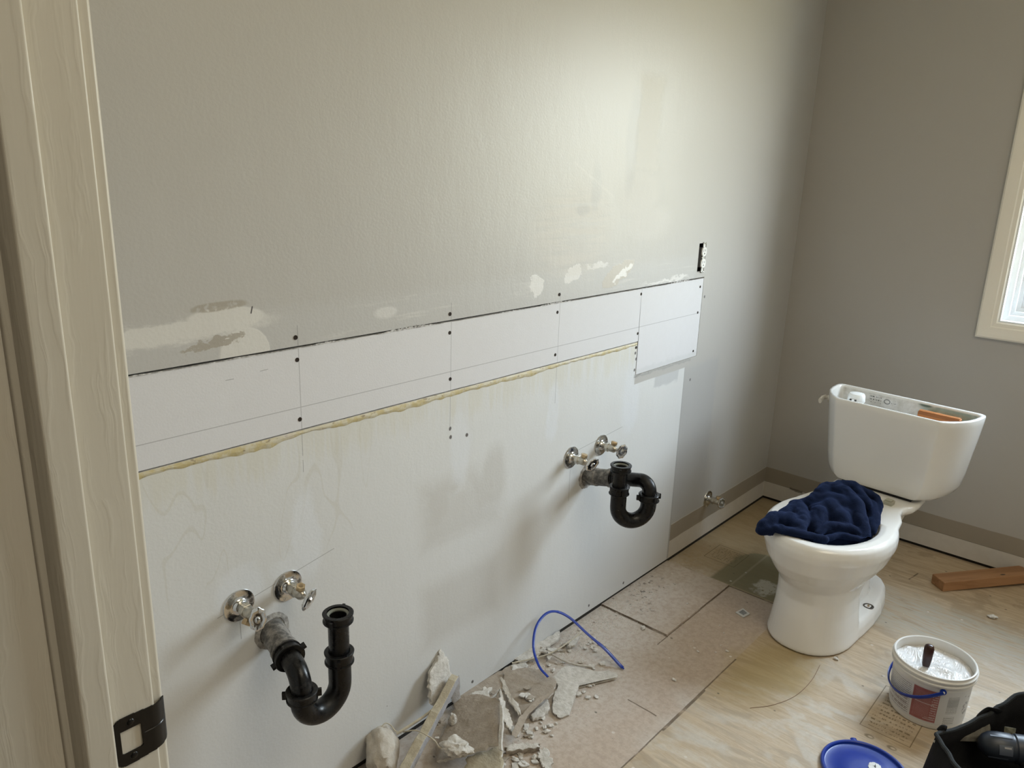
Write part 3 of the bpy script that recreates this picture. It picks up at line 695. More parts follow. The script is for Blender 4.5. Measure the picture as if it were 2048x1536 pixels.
# duplex receptacle in its bare hole
M_white = simple('white_plastic', (0.80, 0.80, 0.78), 0.35)
M_slot = simple('slot_black', (0.015, 0.015, 0.015), 0.6)
M_steel = simple('strap_steel', (0.55, 0.55, 0.53), 0.4, 0.8)
ox, oz = -0.7815, 1.128
rec = empty('electrical_receptacle', (ox, 0, oz), label='white duplex receptacle without cover plate in a rough slot on the left wall', cat='electrical outlet')
bm = bmesh.new(); box_bm(bm, -0.0075, 0.0075, -0.003, -0.0015, -0.052, 0.052); obj('mounting_strap', bm, M_steel, rec, bevel=0.0004)
bm = bmesh.new(); box_bm(bm, -0.0125, 0.0125, 0.0005, 0.035, -0.033, 0.033); obj('receptacle_body', bm, simple('grey_body', (0.10, 0.10, 0.10), 0.5), rec, bevel=0.002)
for s in (-1, 1):
    bm = bmesh.new(); lathe(bm, [(0.0165, 0), (0.0165, 0.003), (0.0155, 0.0042), (0.0001, 0.0042)], 32, aim((0, -0.0012, s*0.0195), (0, -1, 0)))
    for v_ in bm.verts:
        v_.co.x = max(-0.0145, min(0.0145, v_.co.x))
    fc = obj('outlet_face', bm, M_white, rec, smooth=True)
    bm = bmesh.new(); y = -0.0057
    box_bm(bm, -0.0070, -0.0050, y, y+0.001, s*0.0195-0.0005, s*0.0195+0.0085); box_bm(bm, 0.0050, 0.0070, y, y+0.001, s*0.0195+0.0005, s*0.0195+0.0080)
    lathe(bm, [(0.0026, 0), (0.0026, 0.0004), (0.0001, 0.0004)], 16, aim((0, y+0.0004, s*0.0195-0.0062), (0, -1, 0)))
    obj('slots', bm, M_slot, fc)
for s in (-1, 1):
    bm = bmesh.new(); pts = [(-0.009, -0.002, s*0.0455), (-0.003, -0.004, s*0.050), (0.003, -0.002, s*0.0445), (0.009, -0.004, s*0.050)]
    tube(bm, pts, 0.0019, 8); obj('plaster_ear', bm, M_steel, rec, smooth=True)
bm = bmesh.new(); lathe(bm, [(0.0001, 0.002), (0.0025, 0.0015), (0.003, 0)], 14, aim((0, -0.003, 0), (0, -1, 0))); tube(bm, [(-0.010, -0.002, -0.001), (-0.004, -0.004, 0.003), (0.0, -0.0035, 0.0)], 0.002, 8)
obj('centre_screw', bm, M_white, rec, smooth=True)
bm = bmesh.new(); box_bm(bm, -0.038, -0.0285, 0.0135, 0.060, -0.05, 0.05); obj('box_side', bm, simple('grey_box', (0.12, 0.12, 0.12), 0.5), rec)

# ------------------------------------------------------------------ shut-off valves
def chrome_mat():
    k = NM('worn_chrome', 0.16, 0.5, 1.0); p = k.pos(True); f = k.noise(p, 60, 4)
    c = k.mix(k.step(f, 0.58, 0.70), (0.72, 0.73, 0.74), (0.27, 0.26, 0.25))
    return k.fin(c, k.step(f, 0.4, 0.7, 0.10, 0.38), k.bump(f, 0.15, 0.002))
M_chrome = chrome_mat()
M_brass = simple('dull_brass', (0.66, 0.50, 0.30), 0.35, 0.75, var=0.3, vscale=60)
M_copper = simple('pipe_nickel', (0.60, 0.57, 0.50), 0.3, 0.9, var=.4, vscale=70)
def hexring(bm, r, z0, z1, M_):
    rings = []
    for z, q in ((z0, 0.92), (z0+0.001, 1), (z1-0.001, 1), (z1, 0.92)):
        rings.append([M_ @ Vector((r*q*math.cos(math.pi/3*i), r*q*math.sin(math.pi/3*i), z)) for i in range(6)])
    loft(bm, rings)
def valve(x, z, label, out_dir, tilt=(0, 0), roll=0.0, length=0.072):
    root = empty('shutoff_valve', (x, 0, z), label=label, cat='valve', group='shutoff valves on the left wall')
    A = aim((0, 0, 0), (0, -1, 0))
    bm = bmesh.new(); lathe(bm, [(0.0325, 0.0), (0.0332, 0.0015), (0.0325, 0.0030), (0.0290, 0.0036), (0.0220, 0.0038), (0.0170, 0.0042), (0.0140, 0.0062), (0.0122, 0.0095), (0.0115, 0.0100), (0.0095, 0.0100), (0.0090, 0.002)], 40, A, cap0=False, cap1=False)
    obj('escutcheon', bm, M_chrome, root, smooth=True)
    bm = bmesh.new()
    lathe(bm, [(0.0095, 0.002), (0.0095, 0.024)], 20, A)
    hexring(bm, 0.0145, 0.020, 0.032, A)
    lathe(bm, [(0.0115, 0.031), (0.0120, 0.034), (0.0118, 0.050), (0.0100, 0.053), (0.0075, 0.056), (0.0055, 0.058), (0.0038, length-0.006)], 20, A)
    obj('valve_body', bm, M_copper, root, smooth=True)
    bm = bmesh.new(); d = Vector(out_dir).normalized(); c = Vector((0, -0.043, 0)); B = aim(c, d)
    lathe(bm, [(0.0062, 0.004), (0.0062, 0.020), (0.0050, 0.022)], 16, B); hexring(bm, 0.0098, 0.012, 0.022, B)
    obj('outlet_nut', bm, M_brass, root, smooth=True)
    hd = Vector((tilt[0], -1, tilt[1])).normalized(); Cc = aim(Vector((0, -length, 0)), hd) @ Matrix.Rotation(roll, 4, 'Z')
    bm = bmesh.new(); rings = []
    for sc_, zz in ((0.55, -0.004), (0.92, -0.002), (1.0, 0.001), (0.97, 0.004), (0.80, 0.0055), (0.55, 0.004), (0.30, 0.0045), (0.20, 0.0075), (0.02, 0.0080)):
        rings.append([Cc @ Vector((0.0235*sc_*math.cos(2*math.pi*i/36)*(1+0.05*math.cos(8*math.pi*i/36*2)), 0.0160*sc_*math.sin(2*math.pi*i/36)*(1+0.05*math.cos(8*math.pi*i/36*2)), zz)) for i in range(36)])
    loft(bm, rings); obj('handle', bm, M_chrome, root, smooth=True)
    return root
valve(-2.525, 0.565, 'left hand shutoff valve of the pair beside the door, small oval chrome handle', (-0.75, -0.25, -0.85), (-0.55, 0.15), 1.45, 0.068)
valve(-2.416, 0.563, 'right hand shutoff valve of the pair beside the door, handle turned aslant', (-0.05, -0.35, 1.0), (0.35, -0.25), 0.85, 0.074)
valve(-1.464, 0.590, 'left hand shutoff valve of the pair over the right drain', (0.15, -0.15, 1.0), (-0.45, -0.1), 0.7, 0.076)
valve(-1.313, 0.590, 'right hand shutoff valve of the pair over the right drain', (0.3, -0.1, 1.0), (-0.8, 0.0), 1.2, 0.076)
valve(-0.548, 0.171, 'single low shutoff valve beside the toilet near the taupe paint band', (0.1, -0.1, 1.0), (-0.9, 0.0), 1.5, 0.060)

# ------------------------------------------------------------------ drains
def abs_mat(name, dusty):
    k = NM(name, 0.32, 0.5); p = k.pos(True); f = k.noise(p, 30, 5, .65)
    c = k.mix(k.step(f, 0.45, 0.72, 0, dusty), (0.005, 0.005, 0.0055), (0.16, 0.155, 0.145))
    k.b.inputs['Specular IOR Level'].default_value = 0.3
    return k.fin(c, k.step(f, 0.4, 0.7, 0.24, 0.5), k.bump(f, 0.1, 0.002))
M_abs = abs_mat('black_abs', 0.05); M_absd = abs_mat('dusty_abs', 0.22)
def hub_mat():
    k = NM('smeared_hub', 0.6, 0.4); p = k.pos(True); f = k.noise(p, 38, 6, .7)
    c = k.mix(k.step(f, 0.38, 0.66), (0.085, 0.082, 0.078), (0.34, 0.32, 0.29))
    return k.fin(c, None, k.bump(f, 0.7, 0.003))
M_hub = hub_mat()
def nut_bm(p, d, r=0.0295, h=0.020, lugs=(0.4, 3.54), open_top=False):
    bm = bmesh.new(); A = aim(Vector(p)-Vector(d).normalized()*h/2, d)
    lathe(bm, [(0.0215, 0.0), (r-0.002, 0.0), (r, 0.0015), (r, 0.0035), (r-0.0022, 0.0045), (r-0.0022, h-0.0055), (r, h-0.0045), (r+0.0005, h-0.0012), (r-0.001, h), (0.0215, h)], 48, A, cap0=False, cap1=False)
    for a in lugs:
        c = Vector((math.cos(a), math.sin(a), 0))*(r+0.002); t = Vector((-math.sin(a), math.cos(a), 0))
        q = []
        for sx in (-1, 1):
            for sy in (-1, 1):
                for sz in (0, 1):
                    q.append(bm.verts.new(A @ (c + Vector((math.cos(a), math.sin(a), 0))*sx*0.0050 + t*sy*0.0028 + Vector((0, 0, 0.004+sz*(h-0.007))))))
        for idx in ((0, 1, 3, 2), (4, 6, 7, 5), (0, 4, 5, 1), (2, 3, 7, 6), (0, 2, 6, 4), (1, 5, 7, 3)): bm.faces.new([q[i] for i in idx])
    bmesh.ops.recalc_face_normals(bm, faces=bm.faces)
    return bm
def arc_pts(c, a, b, r, t0, t1, n=14):
    return [Vector(c)+Vector(a)*r*math.cos(t0+(t1-t0)*i/n)+Vector(b)*r*math.sin(t0+(t1-t0)*i/n) for i in range(n+1)]
def drain(W, E, T, ztop, zJ, znutJ, znutT, label, dusty, hub_len):
    """W wall point, E end of the arm before its elbow, T plan position of the tailpiece"""
    W, E = Vector(W), Vector(E); root = empty('sink_drain', (W.x, 0, W.z), label=label, cat='drain pipe', group='black sink drains on the left wall')
    inv = Matrix.Translation((-W.x, 0, -W.z))
    def part(name, bm, m, smooth=True, parent=None):
        bmesh.ops.transform(bm, matrix=inv, verts=bm.verts); return obj(name, bm, m, parent or root, smooth=smooth)
    d = (E-W).normalized(); R0 = 0.0205; eb = 0.036
    # hub out of the wall with hose-clamp ridges
    bm = bmesh.new(); A = aim(W - d*0.010, d); L = hub_len
    lathe(bm, [(0.024, 0), (0.0262, 0.004), (0.0262, L*0.40), (0.0275, L*0.42), (0.0275, L*0.47), (0.0258, L*0.49), (0.0258, L*0.86), (0.0285, L*0.88), (0.0285, L), (0.0215, L)], 36, A, cap1=False)
    part('wall_hub', bm, M_hub)
    part('slip_nut', nut_bm(W+d*(L+0.004), d, 0.0300, 0.020), M_abs)
    # arm, elbow down
    D = Vector((E.x, E.y, 0)) + d*Vector((1, 1, 0)).length*0; dn = Vector((0, 0, -1))
    e1 = E; cen = e1 + dn*eb
    path = [W + d*(L*0.9)] + [e1] + [cen + (-dn)*eb*math.cos(t) + d*eb*math.sin(t) for t in [math.pi/2*i/12 for i in range(1, 13)]]
    low = path[-1].copy(); path.append(Vector((low.x, low.y, zJ-0.004)))
    bm = bmesh.new(); tube(bm, path, R0, 28); part('trap_arm', bm, M_absd if dusty else M_abs)
    part('slip_nut', nut_bm((low.x, low.y, znutJ), (0, 0, 1), 0.0300, 0.022, (2.6, 5.6)), M_absd if dusty else M_abs)
    # U bend: from below the nut across to the tailpiece
    a = Vector((low.x, low.y, zJ)); b = Vector((T[0], T[1], zJ)); r = (b-a).length/2; h = (b-a).normalized(); c = (a+b)/2
    pts = [a + Vector((0, 0, znutJ-zJ))] + arc_pts(c, -h, Vector((0, 0, -1)), r, 0, math.pi, 24) + [b+Vector((0, 0, znutT-zJ))]
    bm = bmesh.new(); tube(bm, pts, R0+0.0022, 32, up=h.cross(Vector((0, 0, 1)))); part('u_bend', bm, M_abs)
    part('slip_nut', nut_bm((b.x, b.y, znutT), (0, 0, 1), 0.0292, 0.026, (4.0, 0.9)), M_abs)
    # tailpiece, hollow at the top
    bm = bmesh.new(); lathe(bm, [(R0, znutT-0.01), (R0, ztop-0.020), (R0+0.002, ztop-0.016), (R0+0.002, ztop-0.003), (R0-0.001, ztop-0.003), (R0-0.004, ztop-0.010), (R0-0.004, znutT), (0.0001, znutT)], 36, Matrix.Translation((b.x, b.y, 0)))
    part('tailpiece', bm, M_abs)
    tn = part('slip_nut', nut_bm((b.x, b.y, ztop-0.008), (0, 0, 1), 0.0300, 0.020, (0.55, 3.75)), M_abs)
    bm = bmesh.new(); lathe(bm, [(R0+0.001, ztop-0.0035), (R0+0.001, ztop-0.0015), (R0-0.0035, ztop-0.0035), (R0-0.0035, ztop-0.006)], 36, Matrix.Translation((b.x, b.y, 0)), cap0=False, cap1=False)
    bmesh.ops.transform(bm, matrix=inv, verts=bm.verts); obj('washer', bm, simple('grey_washer', (0.20, 0.21, 0.18), 0.5), tn, smooth=True)
    return root
drain((-2.457, 0, 0.476), (-2.480, -0.112, 0.4655), (-2.398, -0.146), 0.555, 0.402, 0.418, 0.458, 'black plastic sink drain nearest the door, mud-smeared hub, bend turned sideways', True, 0.085)
drain((-1.378, 0, 0.505), (-1.370, -0.180, 0.545), (-1.442, -0.160), 0.605, 0.478, 0.502, 0.530, 'glossy black sink drain farther along the wall, trap looping behind its tailpiece', False, 0.105)
# ragged hole rim round each hub
for (x, z, lab) in ((-2.457, 0.476, 'torn gypsum round the hub of the drain nearest the door'), (-1.378, 0.505, 'torn gypsum round the hub of the drain farther from the door')):
    bm = bmesh.new(); n = 40; rr = random.Random(int(x*100))
    rings = []
    for r, yy in ((0.0262, -0.0002), (0.028, -0.0022), (0.033, -0.0012), (0.038, -0.0002)):
        rings.append([Vector((x+r*(1+0.10*rr.random())*math.cos(2*math.pi*i/n), yy, z+r*(1+0.10*rr.random())*math.sin(2*math.pi*i/n))) for i in range(n)])
    loft(bm, rings, False, False); bmesh.ops.recalc_face_normals(bm, faces=bm.faces)
    tag(obj('plaster_collar', bm, simple('collar_gypsum', (0.42, 0.40, 0.37), 0.8, bscale=120, bstr=.5, var=.5, vscale=70)), lab, 'plaster', 'plaster collars round the drains')

# ------------------------------------------------------------------ toilet
def porcelain():
    k = NM('porcelain', 0.12, 0.5); k.b.inputs['Coat Weight'].default_value = 0.3; k.b.inputs['Coat Roughness'].default_value = 0.05
    return k.fin((0.80, 0.785, 0.75), 0.14)
M_por = porcelain()
toilet = empty('toilet', (-0.350, -0.605, 0.0), math.radians(-4.0), 'white two-piece toilet without lid or seat standing loose on the subfloor', 'toilet')
def egg(cu, rf, rb, hw, z, n=48, p=2.0, pb=None):
    """closed ring; forward = -x; rf/rb reach front/back of centre cu"""
    pts = []
    for i in range(n):
        t = 2*math.pi*i/n; c, s = math.cos(t), math.sin(t)
        q = p if c >= 0 else (pb or p)
        u = math.copysign(abs(c)**(2/q), c)*(rf if c >= 0 else rb); v = math.copysign(abs(s)**(2/q), s)*hw
        pts.append(Vector((-(cu+u), v, z)))
    return pts
bm = bmesh.new()
rings = [egg(0.53, 0.161, 0.09, 0.127, 0.003, p=2.15, pb=6), egg(0.53, 0.163, 0.09, 0.129, 0.012, p=2.15, pb=6), egg(0.53, 0.158, 0.08, 0.122, 0.05, p=2.2, pb=6), egg(0.535, 0.146, 0.08, 0.114, 0.11, p=2.2, pb=7), egg(0.545, 0.128, 0.09, 0.111, 0.16, p=2.2, pb=6), egg(0.53, 0.150, 0.13, 0.117, 0.205, p=2.1, pb=4),
         egg(0.505, 0.215, 0.22, 0.150, 0.250), egg(0.51, 0.229, 0.232, 0.170, 0.285), egg(0.51, 0.2365, 0.235, 0.181, 0.318), egg(0.51, 0.240, 0.235, 0.1865, 0.332), egg(0.51, 0.241, 0.235, 0.1875, 0.352), egg(0.51, 0.236, 0.235, 0.1835, 0.370), egg(0.51, 0.226, 0.225, 0.172, 0.380), egg(0.51, 0.205, 0.19, 0.150, 0.3805),
         egg(0.51, 0.186, 0.165, 0.132, 0.376), egg(0.51, 0.182, 0.162, 0.128, 0.350), egg(0.50, 0.165, 0.15, 0.115, 0.29), egg(0.48, 0.11, 0.11, 0.080, 0.22), egg(0.46, 0.05, 0.05, 0.04, 0.19)]
loft(bm, rings)
def slabring(bm, prof_uv, zs):
    """prof_uv: half outline (u,v>=0) from back to front, zs list of (z, scale, du)"""
    rings = []
    for z, s in zs:
        half = [(u, v*s) for u, v in prof_uv]
        ring = [Vector((-u, v, z)) for u, v in half] + [Vector((-u, -v, z)) for u, v in reversed(half)]
        rings.append(ring)
    loft(bm, rings)
# rear deck that carries the tank, waisted where it meets the bowl
deck = [(0.035, 0.105), (0.05, 0.125), (0.10, 0.138), (0.16, 0.142), (0.20, 0.140), (0.23, 0.128), (0.26, 0.122), (0.29, 0.128), (0.34, 0.150), (0.42, 0.165)]
slabring(bm, deck, [(0.345, 0.86), (0.358, 0.97), (0.368, 1.0), (0.377, 0.99), (0.3815, 0.95)])
slabring(bm, [(0.10, 0.075), (0.14, 0.10), (0.26, 0.105), (0.38, 0.13), (0.44, 0.13)], [(0.235, 0.75), (0.28, 0.85), (0.33, 1.0), (0.36, 1.05)])
# trapway and rear foot
loft(bm, [egg(0.36, 0.16, 0.16, 0.070, 0.03, p=3), egg(0.36, 0.16, 0.16, 0.066, 0.10, p=3), egg(0.35, 0.17, 0.17, 0.064, 0.17, p=3), egg(0.34, 0.18, 0.17, 0.068, 0.22, p=3), egg(0.31, 0.18, 0.16, 0.075, 0.30), egg(0.30, 0.15, 0.14, 0.08, 0.35)])
foot = [(0.115, 0.035), (0.130, 0.062), (0.16, 0.085), (0.21, 0.103), (0.28, 0.118), (0.36, 0.126), (0.44, 0.128), (0.52, 0.124)]
slabring(bm, foot, [(0.003, 1.0), (0.012, 1.01), (0.040, 0.98), (0.052, 0.93), (0.058, 0.86)])
rim_cut = None
body = remeshed('bowl', bm, 0.0038, 5, M_por, toilet)
# tank
def tank_outline(z, w, dpt, r, n=11, inset=0.0):
    """half-D plan with flat front and chamfer-like curved ends"""
    W_ = 0.243*w - inset; D_ = dpt-inset; b0 = 0.0+inset
    P_ = []
    half = [(b0, 0.0), (b0, W_*0.5), (b0, W_-0.022)]
    for i in range(1, 6):
        a = math.radians(18*i); half.append((b0+0.018*(1-math.cos(a)), W_-0.022+0.022*math.sin(a)))
    half += [(b0+0.035, W_*0.999), (0.075, W_*0.985), (0.115, W_*0.945), (0.150, W_*0.875), (0.178*D_/0.2, W_*0.790), (D_-0.003, W_*0.700), (D_-0.0006, W_*0.685), (D_, W_*0.66), (D_, W_*0.3), (D_, 0.0)]
    half = [(min(u, D_), v) for u, v in half]
    ring = [Vector((-u, v, z)) for u, v in half] + [Vector((-u, -v, z)) for u, v in reversed(half[1:-1])]
    return ring
bm = bmesh.new()
outer = [(0.3905, 0.62, 0.160), (0.392, 0.70, 0.182), (0.397, 0.765, 0.189), (0.408, 0.820, 0.193), (0.430, 0.862, 0.195), (0.475, 0.898, 0.198), (0.540, 0.932, 0.200), (0.600, 0.966, 0.203), (0.655, 0.993, 0.206), (0.6755, 1.0, 0.207), (0.680, 0.994, 0.204)]
rings = [tank_outline(z, w, d_, 0) for z, w, d_ in outer]
inner = [(0.680, 1.0, 0.201, 0.011), (0.674, 1.0, 0.201, 0.0135), (0.60, 0.96, 0.198, 0.0135), (0.50, 0.90, 0.196, 0.0135), (0.42, 0.80, 0.186, 0.0135)]
rings += [tank_outline(z, w, d_+0.006, 0, inset=i_) for z, w, d_, i_ in inner]
loft(bm, rings)
bmesh.ops.recalc_face_normals(bm, faces=bm.faces)
def tank_mat():
    k = NM('tank_porcelain', 0.14, 0.5); k.b.inputs['Coat Weight'].default_value = 0.3
    p = k.pos(True); x, y, z = k.xyz(p)
    inside = k.mul(k.mul(k.step(x, -0.020, -0.014), k.step(x, -0.0105, -0.0100, 1, 0)), k.step(z, 0.67, 0.676, 1, 0))
    # grime and dark maker's stamps on the inner back wall
    f = k.noise(p, 26, 5, .6)
    c = k.mix(k.mul(inside, k.step(f, 0.35, 0.65, 0.2, 0.75)), (0.75, 0.74, 0.71), (0.42, 0.39, 0.33))
    gr = k.mul(inside, k.mul(k.step(k.M('ADD', y, k.mul(f, .05)), -0.05, 0.0, 1, 0), k.step(k.M('ABSOLUTE', k.M('SUBTRACT', k.M('ADD', k.noise(k.vscale(p, (1, 6, 14)), 1.0, 3), 0.0), 0.5)), 0.02, 0.09, 1, 0)))
    c = k.mix(k.mul(gr, 0.7), c, (0.17, 0.30, 0.27))
    rows = k.step(k.M('SINE', k.mul(z, 620)), 0.1, 0.4); ch = k.step(k.noise(k.vscale(p, (1, 230, 60)), 1.0, 1), 0.48, 0.54)
    st_ = k.mul(inside, k.mul(k.mul(rows, ch), k.box(y, z, 0.085, 0.125, 0.640, 0.668, 0.002)))
    st2 = k.mul(inside, k.mul(k.ell(y, z, 0.065, 0.653, 0.011, 0.009, 0.1), k.M('SUBTRACT', 1.0, k.ell(y, z, 0.065, 0.653, 0.008, 0.006, 0.15))))
    st3 = k.mul(inside, k.mul(k.mul(rows, ch), k.box(y, z, 0.035, 0.050, 0.645, 0.66, 0.002)))
    c = k.mix(k.mul(k.mx(st_, st2, st3), 0.85), c, (0.05, 0.05, 0.05))
    rust = k.mul(inside, k.mul(k.ell(y, z, -0.06, 0.672, 0.02, 0.007, 0.4), 1.0))
    c = k.mix(rust, c, (0.10, 0.14, 0.11))
    return k.fin(c)
tank = obj('tank', bm, tank_mat(), toilet, smooth=True, angle=75)
# black strip standing in for the shaded gap under the tank
M_rub = simple('black_rubber', (0.01, 0.01, 0.01), 0.8)
bm = bmesh.new(); box_bm(bm, -0.175, -0.03, -0.115, 0.115, 0.381, 0.3915); obj('tank_gap_shade', bm, M_rub, toilet, bevel=0.002)
# flush lever on the end of the tank
M_lever = simple('nickel_lever', (0.74, 0.70, 0.62), 0.3, 0.2)
bm = bmesh.new(); lathe(bm, [(0.013, 0), (0.013, 0.006), (0.008, 0.010), (0.007, 0.016)], 20, aim((-0.085, 0.2335, 0.640), (0, 1, 0)))
tube(bm, spline([(-0.085, 0.252, 0.641), (-0.100, 0.254, 0.640), (-0.128, 0.252, 0.634)], 5), [0.0085]*6+[0.0105]*5, 12, flat=(1, 0.55))
obj('flush_lever', bm, M_lever, toilet, smooth=True)
# seat-hinge bolt covers on the deck
for sy in (-1, 1):
    bm = bmesh.new(); box_bm(bm, -0.262, -0.232, sy*0.072-0.014, sy*0.072+0.014, 0.379, 0.394)
    box_bm(bm, -0.258, -0.236, sy*0.072-0.010, sy*0.072+0.010, 0.394, 0.3975)
    obj('hinge_cover', bm, simple('ivory_plastic', (0.40, 0.39, 0.31), 0.4), toilet, bevel=0.002)
# floor bolt in the foot
for sy in (-1, 1):
    bm = bmesh.new(); lathe(bm, [(0.0165, 0), (0.0168, 0.0022), (0.0130, 0.0030), (0.0115, 0.0008), (0.0001, 0.0008)], 28, Matrix.Translation((-0.350, sy*0.098, 0.0570)) )
    fb = obj('bolt_ring', bm, simple('bolt_dark', (0.10, 0.09, 0.075), 0.4, 0.6), toilet, smooth=True)
    bm = bmesh.new(); lathe(bm, [(0.0035, 0), (0.0035, 0.004), (0.0001, 0.0045)], 14, Matrix.Translation((-0.350, sy*0.098, 0.0580))); obj('floor_bolt', bm, M_brass, fb, smooth=True)
# tank fittings
bm = bmesh.new(); T_ = Matrix.Translation((-0.105, 0.136, 0.010))
lathe(bm, [(0.0275, 0.645), (0.0290, 0.648), (0.0270, 0.668), (0.0240, 0.674), (0.0120, 0.676), (0.0001, 0.676)], 32, T_)
fv = obj('fill_valve_cap', bm, M_white, toilet, smooth=True)
bm = bmesh.new(); lathe(bm, [(0.0150, 0.43), (0.0150, 0.644)], 20, T_); obj('fill_valve_tube', bm, simple('grey_tube', (0.10, 0.10, 0.11), 0.4), toilet, smooth=True)
bm = bmesh.new(); box_bm(bm, -0.1365, -0.125, 0.125, 0.147, 0.640, 0.668); obj('fill_valve_slot', bm, M_slot, fv)
bm = bmesh.new(); tube(bm, [(-0.130, 0.136, 0.60), (-0.139, 0.134, 0.668)], 0.0045, 12); obj('refill_tube', bm, M_white, toilet, smooth=True)
bm = bmesh.new(); tube(bm, arc_pts((-0.09, 0.085, 0.612), (0, 1, 0), (0, 0, 1), 0.022, 0, math.pi, 12), 0.005, 10); obj('refill_hose', bm, M_rub, toilet, smooth=True)
bm = bmesh.new(); box_bm(bm, -0.175, -0.016, -0.150, 0.150, 0.44, 0.445); obj('tank_water', bm, simple('still_water', (0.04, 0.05, 0.045), 0.05), toilet)
# orange slatted piece of wood stored in the tank
def orange_mat():
    k = NM('orange_wood', 0.55, 0.4); p = k.pos(True); g = k.noise(k.vscale(p, (20, 1.2, 60)), 1.0, 4)
    c = k.mix(k.step(g, 0.4, 0.6), (0.42, 0.15, 0.035), (0.25, 0.085, 0.02))
    return k.fin(c, None, k.bump(g, .5, .003))
T_w = toilet.matrix_basis if False else Matrix.Translation(toilet.location) @ Matrix.Rotation(math.radians(-4.0), 4, 'Z')
owood = empty('orange_board', T_w @ Vector((-0.066, -0.126, 0.4465)), math.radians(-4.0), 'orange brown grooved board standing inside the open toilet tank', 'board')
bm = bmesh.new(); box_bm(bm, -0.012, 0.012, -0.060, 0.068, 0.0, 0.217)
obj('board', bm, orange_mat(), owood, bevel=0.0015)
bm = bmesh.new()
for q in (-0.006, 0.0, 0.006): box_bm(bm, q-0.0018, q+0.0018, -0.058, 0.066, 0.2165, 0.2205)
obj('ridges', bm, simple('orange_ridge', (0.50, 0.20, 0.06), 0.5), owood)

# ------------------------------------------------------------------ navy towel stuffed in the bowl
def towel_mat():
    k = NM('navy_terry', 0.95, 0.2); p = k.pos(True)
    f = k.noise(p, 500, 2); g = k.noise(p, 25, 4)
    c = k.mix(g, (0.0012, 0.004, 0.018), (0.003, 0.011, 0.045))
    k.b.inputs['Sheen Weight'].default_value = 0.22; k.b.inputs['Sheen Roughness'].default_value = 0.4
    k.b.inputs['Sheen Tint'].default_value = (0.10, 0.20, 0.60, 1)
    return k.fin(c, 0.95, k.bump(k.M('ADD', f, k.mul(g, 0.5)), 0.6, 0.003))
def blob(bm, chain, n=14):
    pts = [at_z(px, py, z) for px, py, z, r in chain]; rad = [r for *_, r in chain]
    sp = []; rr = []
    for i in range(len(pts)-1):
        for t in (0, .25, .5, .75): sp.append(pts[i].lerp(pts[i+1], t)); rr.append(rad[i]*(1-t)+rad[i+1]*t)
    sp.append(pts[-1]); rr.append(rad[-1])
    d0 = (sp[0]-sp[1]).normalized(); d1 = (sp[-1]-sp[-2]).normalized()
    sp = [sp[0]+d0*rr[0]*.85, sp[0]+d0*rr[0]*.5]+sp+[sp[-1]+d1*rr[-1]*.5, sp[-1]+d1*rr[-1]*.85]
    rr = [rr[0]*.4, rr[0]*.85]+rr+[rr[-1]*.85, rr[-1]*.4]
    tube(bm, sp, rr, n)
def keep_off_bowl(co):
    q = T_w.inverted() @ co; u, v = -q.x, q.y
    e_out = math.hypot((u-0.51)/0.243, v/0.190); e_in = math.hypot((u-0.51)/(0.183 if u > .51 else .162), v/0.130)
    if co.z < 0.3845 and ((e_in > 0.97 and e_out < 1.02) or (u < 0.40 and e_in > 0.97)):
        if co.z > 0.352: q.z = 0.3845
        else:
            k_ = 0.93/max(e_in, 1e-6); q.x = -(0.51+(u-0.51)*k_); q.y = v*k_
        return T_w @ q
    if co.z < 0.3845 and e_in <= 1 and e_in > 0.90 and co.z < 0.36:
        k_ = 0.90/e_in; q.x = -(0.51+(u-0.51)*k_); q.y = v*k_; return T_w @ q
    return co
bm = bmesh.new()
for ch in (
    [(1618, 1015, .400, .022), (1640, 1025, .405, .028), (1665, 1005, .425, .028)],
    [(1650, 1000, .425, .03), (1690, 1015, .42, .035)],
    [(1527, 1052, .388, .020), (1552, 1040, .396, .028), (1580, 1042, .396, .028), (1600, 1058, .392, .020)],
    [(1520, 1060, .380, .014), (1560, 1062, .384, .020), (1605, 1072, .384, .016), (1650, 1080, .380, .012)],
    [(1568, 1030, .398, .020), (1598, 1012, .412, .022), (1604, 1035, .405, .022), (1600, 1062, .388, .018)],
    [(1585, 1012, .400, .016), (1620, 1005, .418, .020), (1650, 1000, .43, .022)],
    [(1630, 1000, .425, .022), (1655, 978, .448, .024), (1690, 985, .452, .024), (1712, 1010, .435, .024), (1722, 1045, .405, .022), (1728, 1065, .385, .018)],
    [(1640, 985, .445, .018), (1680, 970, .460, .019), (1705, 972, .455, .018), (1722, 992, .440, .017), (1735, 1010, .425, .015)],
    [(1700, 970, .455, .016), (1730, 985, .440, .016), (1753, 993, .425, .012), (1757, 1012, .410, .012), (1752, 1035, .392, .013)],
    [(1715, 1000, .43, .02), (1742, 1010, .415, .018), (1748, 1040, .39, .018), (1740, 1060, .370, .02)],
    [(1660, 1015, .42, .030), (1680, 1040, .40, .034), (1690, 1060, .38, .030)],
    [(1640, 1030, .405, .03), (1630, 1060, .375, .032), (1680, 1072, .365, .032), (1725, 1068, .355, .030)],
    [(1635, 1068, .382, .012), (1660, 1052, .398, .014), (1700, 1058, .394, .014), (1735, 1075, .378, .010)],
    [(1648, 1078, .378, .009), (1680, 1070, .384, .010), (1715, 1078, .378, .009), (1735, 1084, .370, .008)],
    [(1650, 1025, .41, .020), (1690, 1025, .418, .018), (1718, 1040, .405, .015)],
    [(1670, 1062, .33, .05), (1690, 1062, .32, .05)]):
    blob(bm, ch)
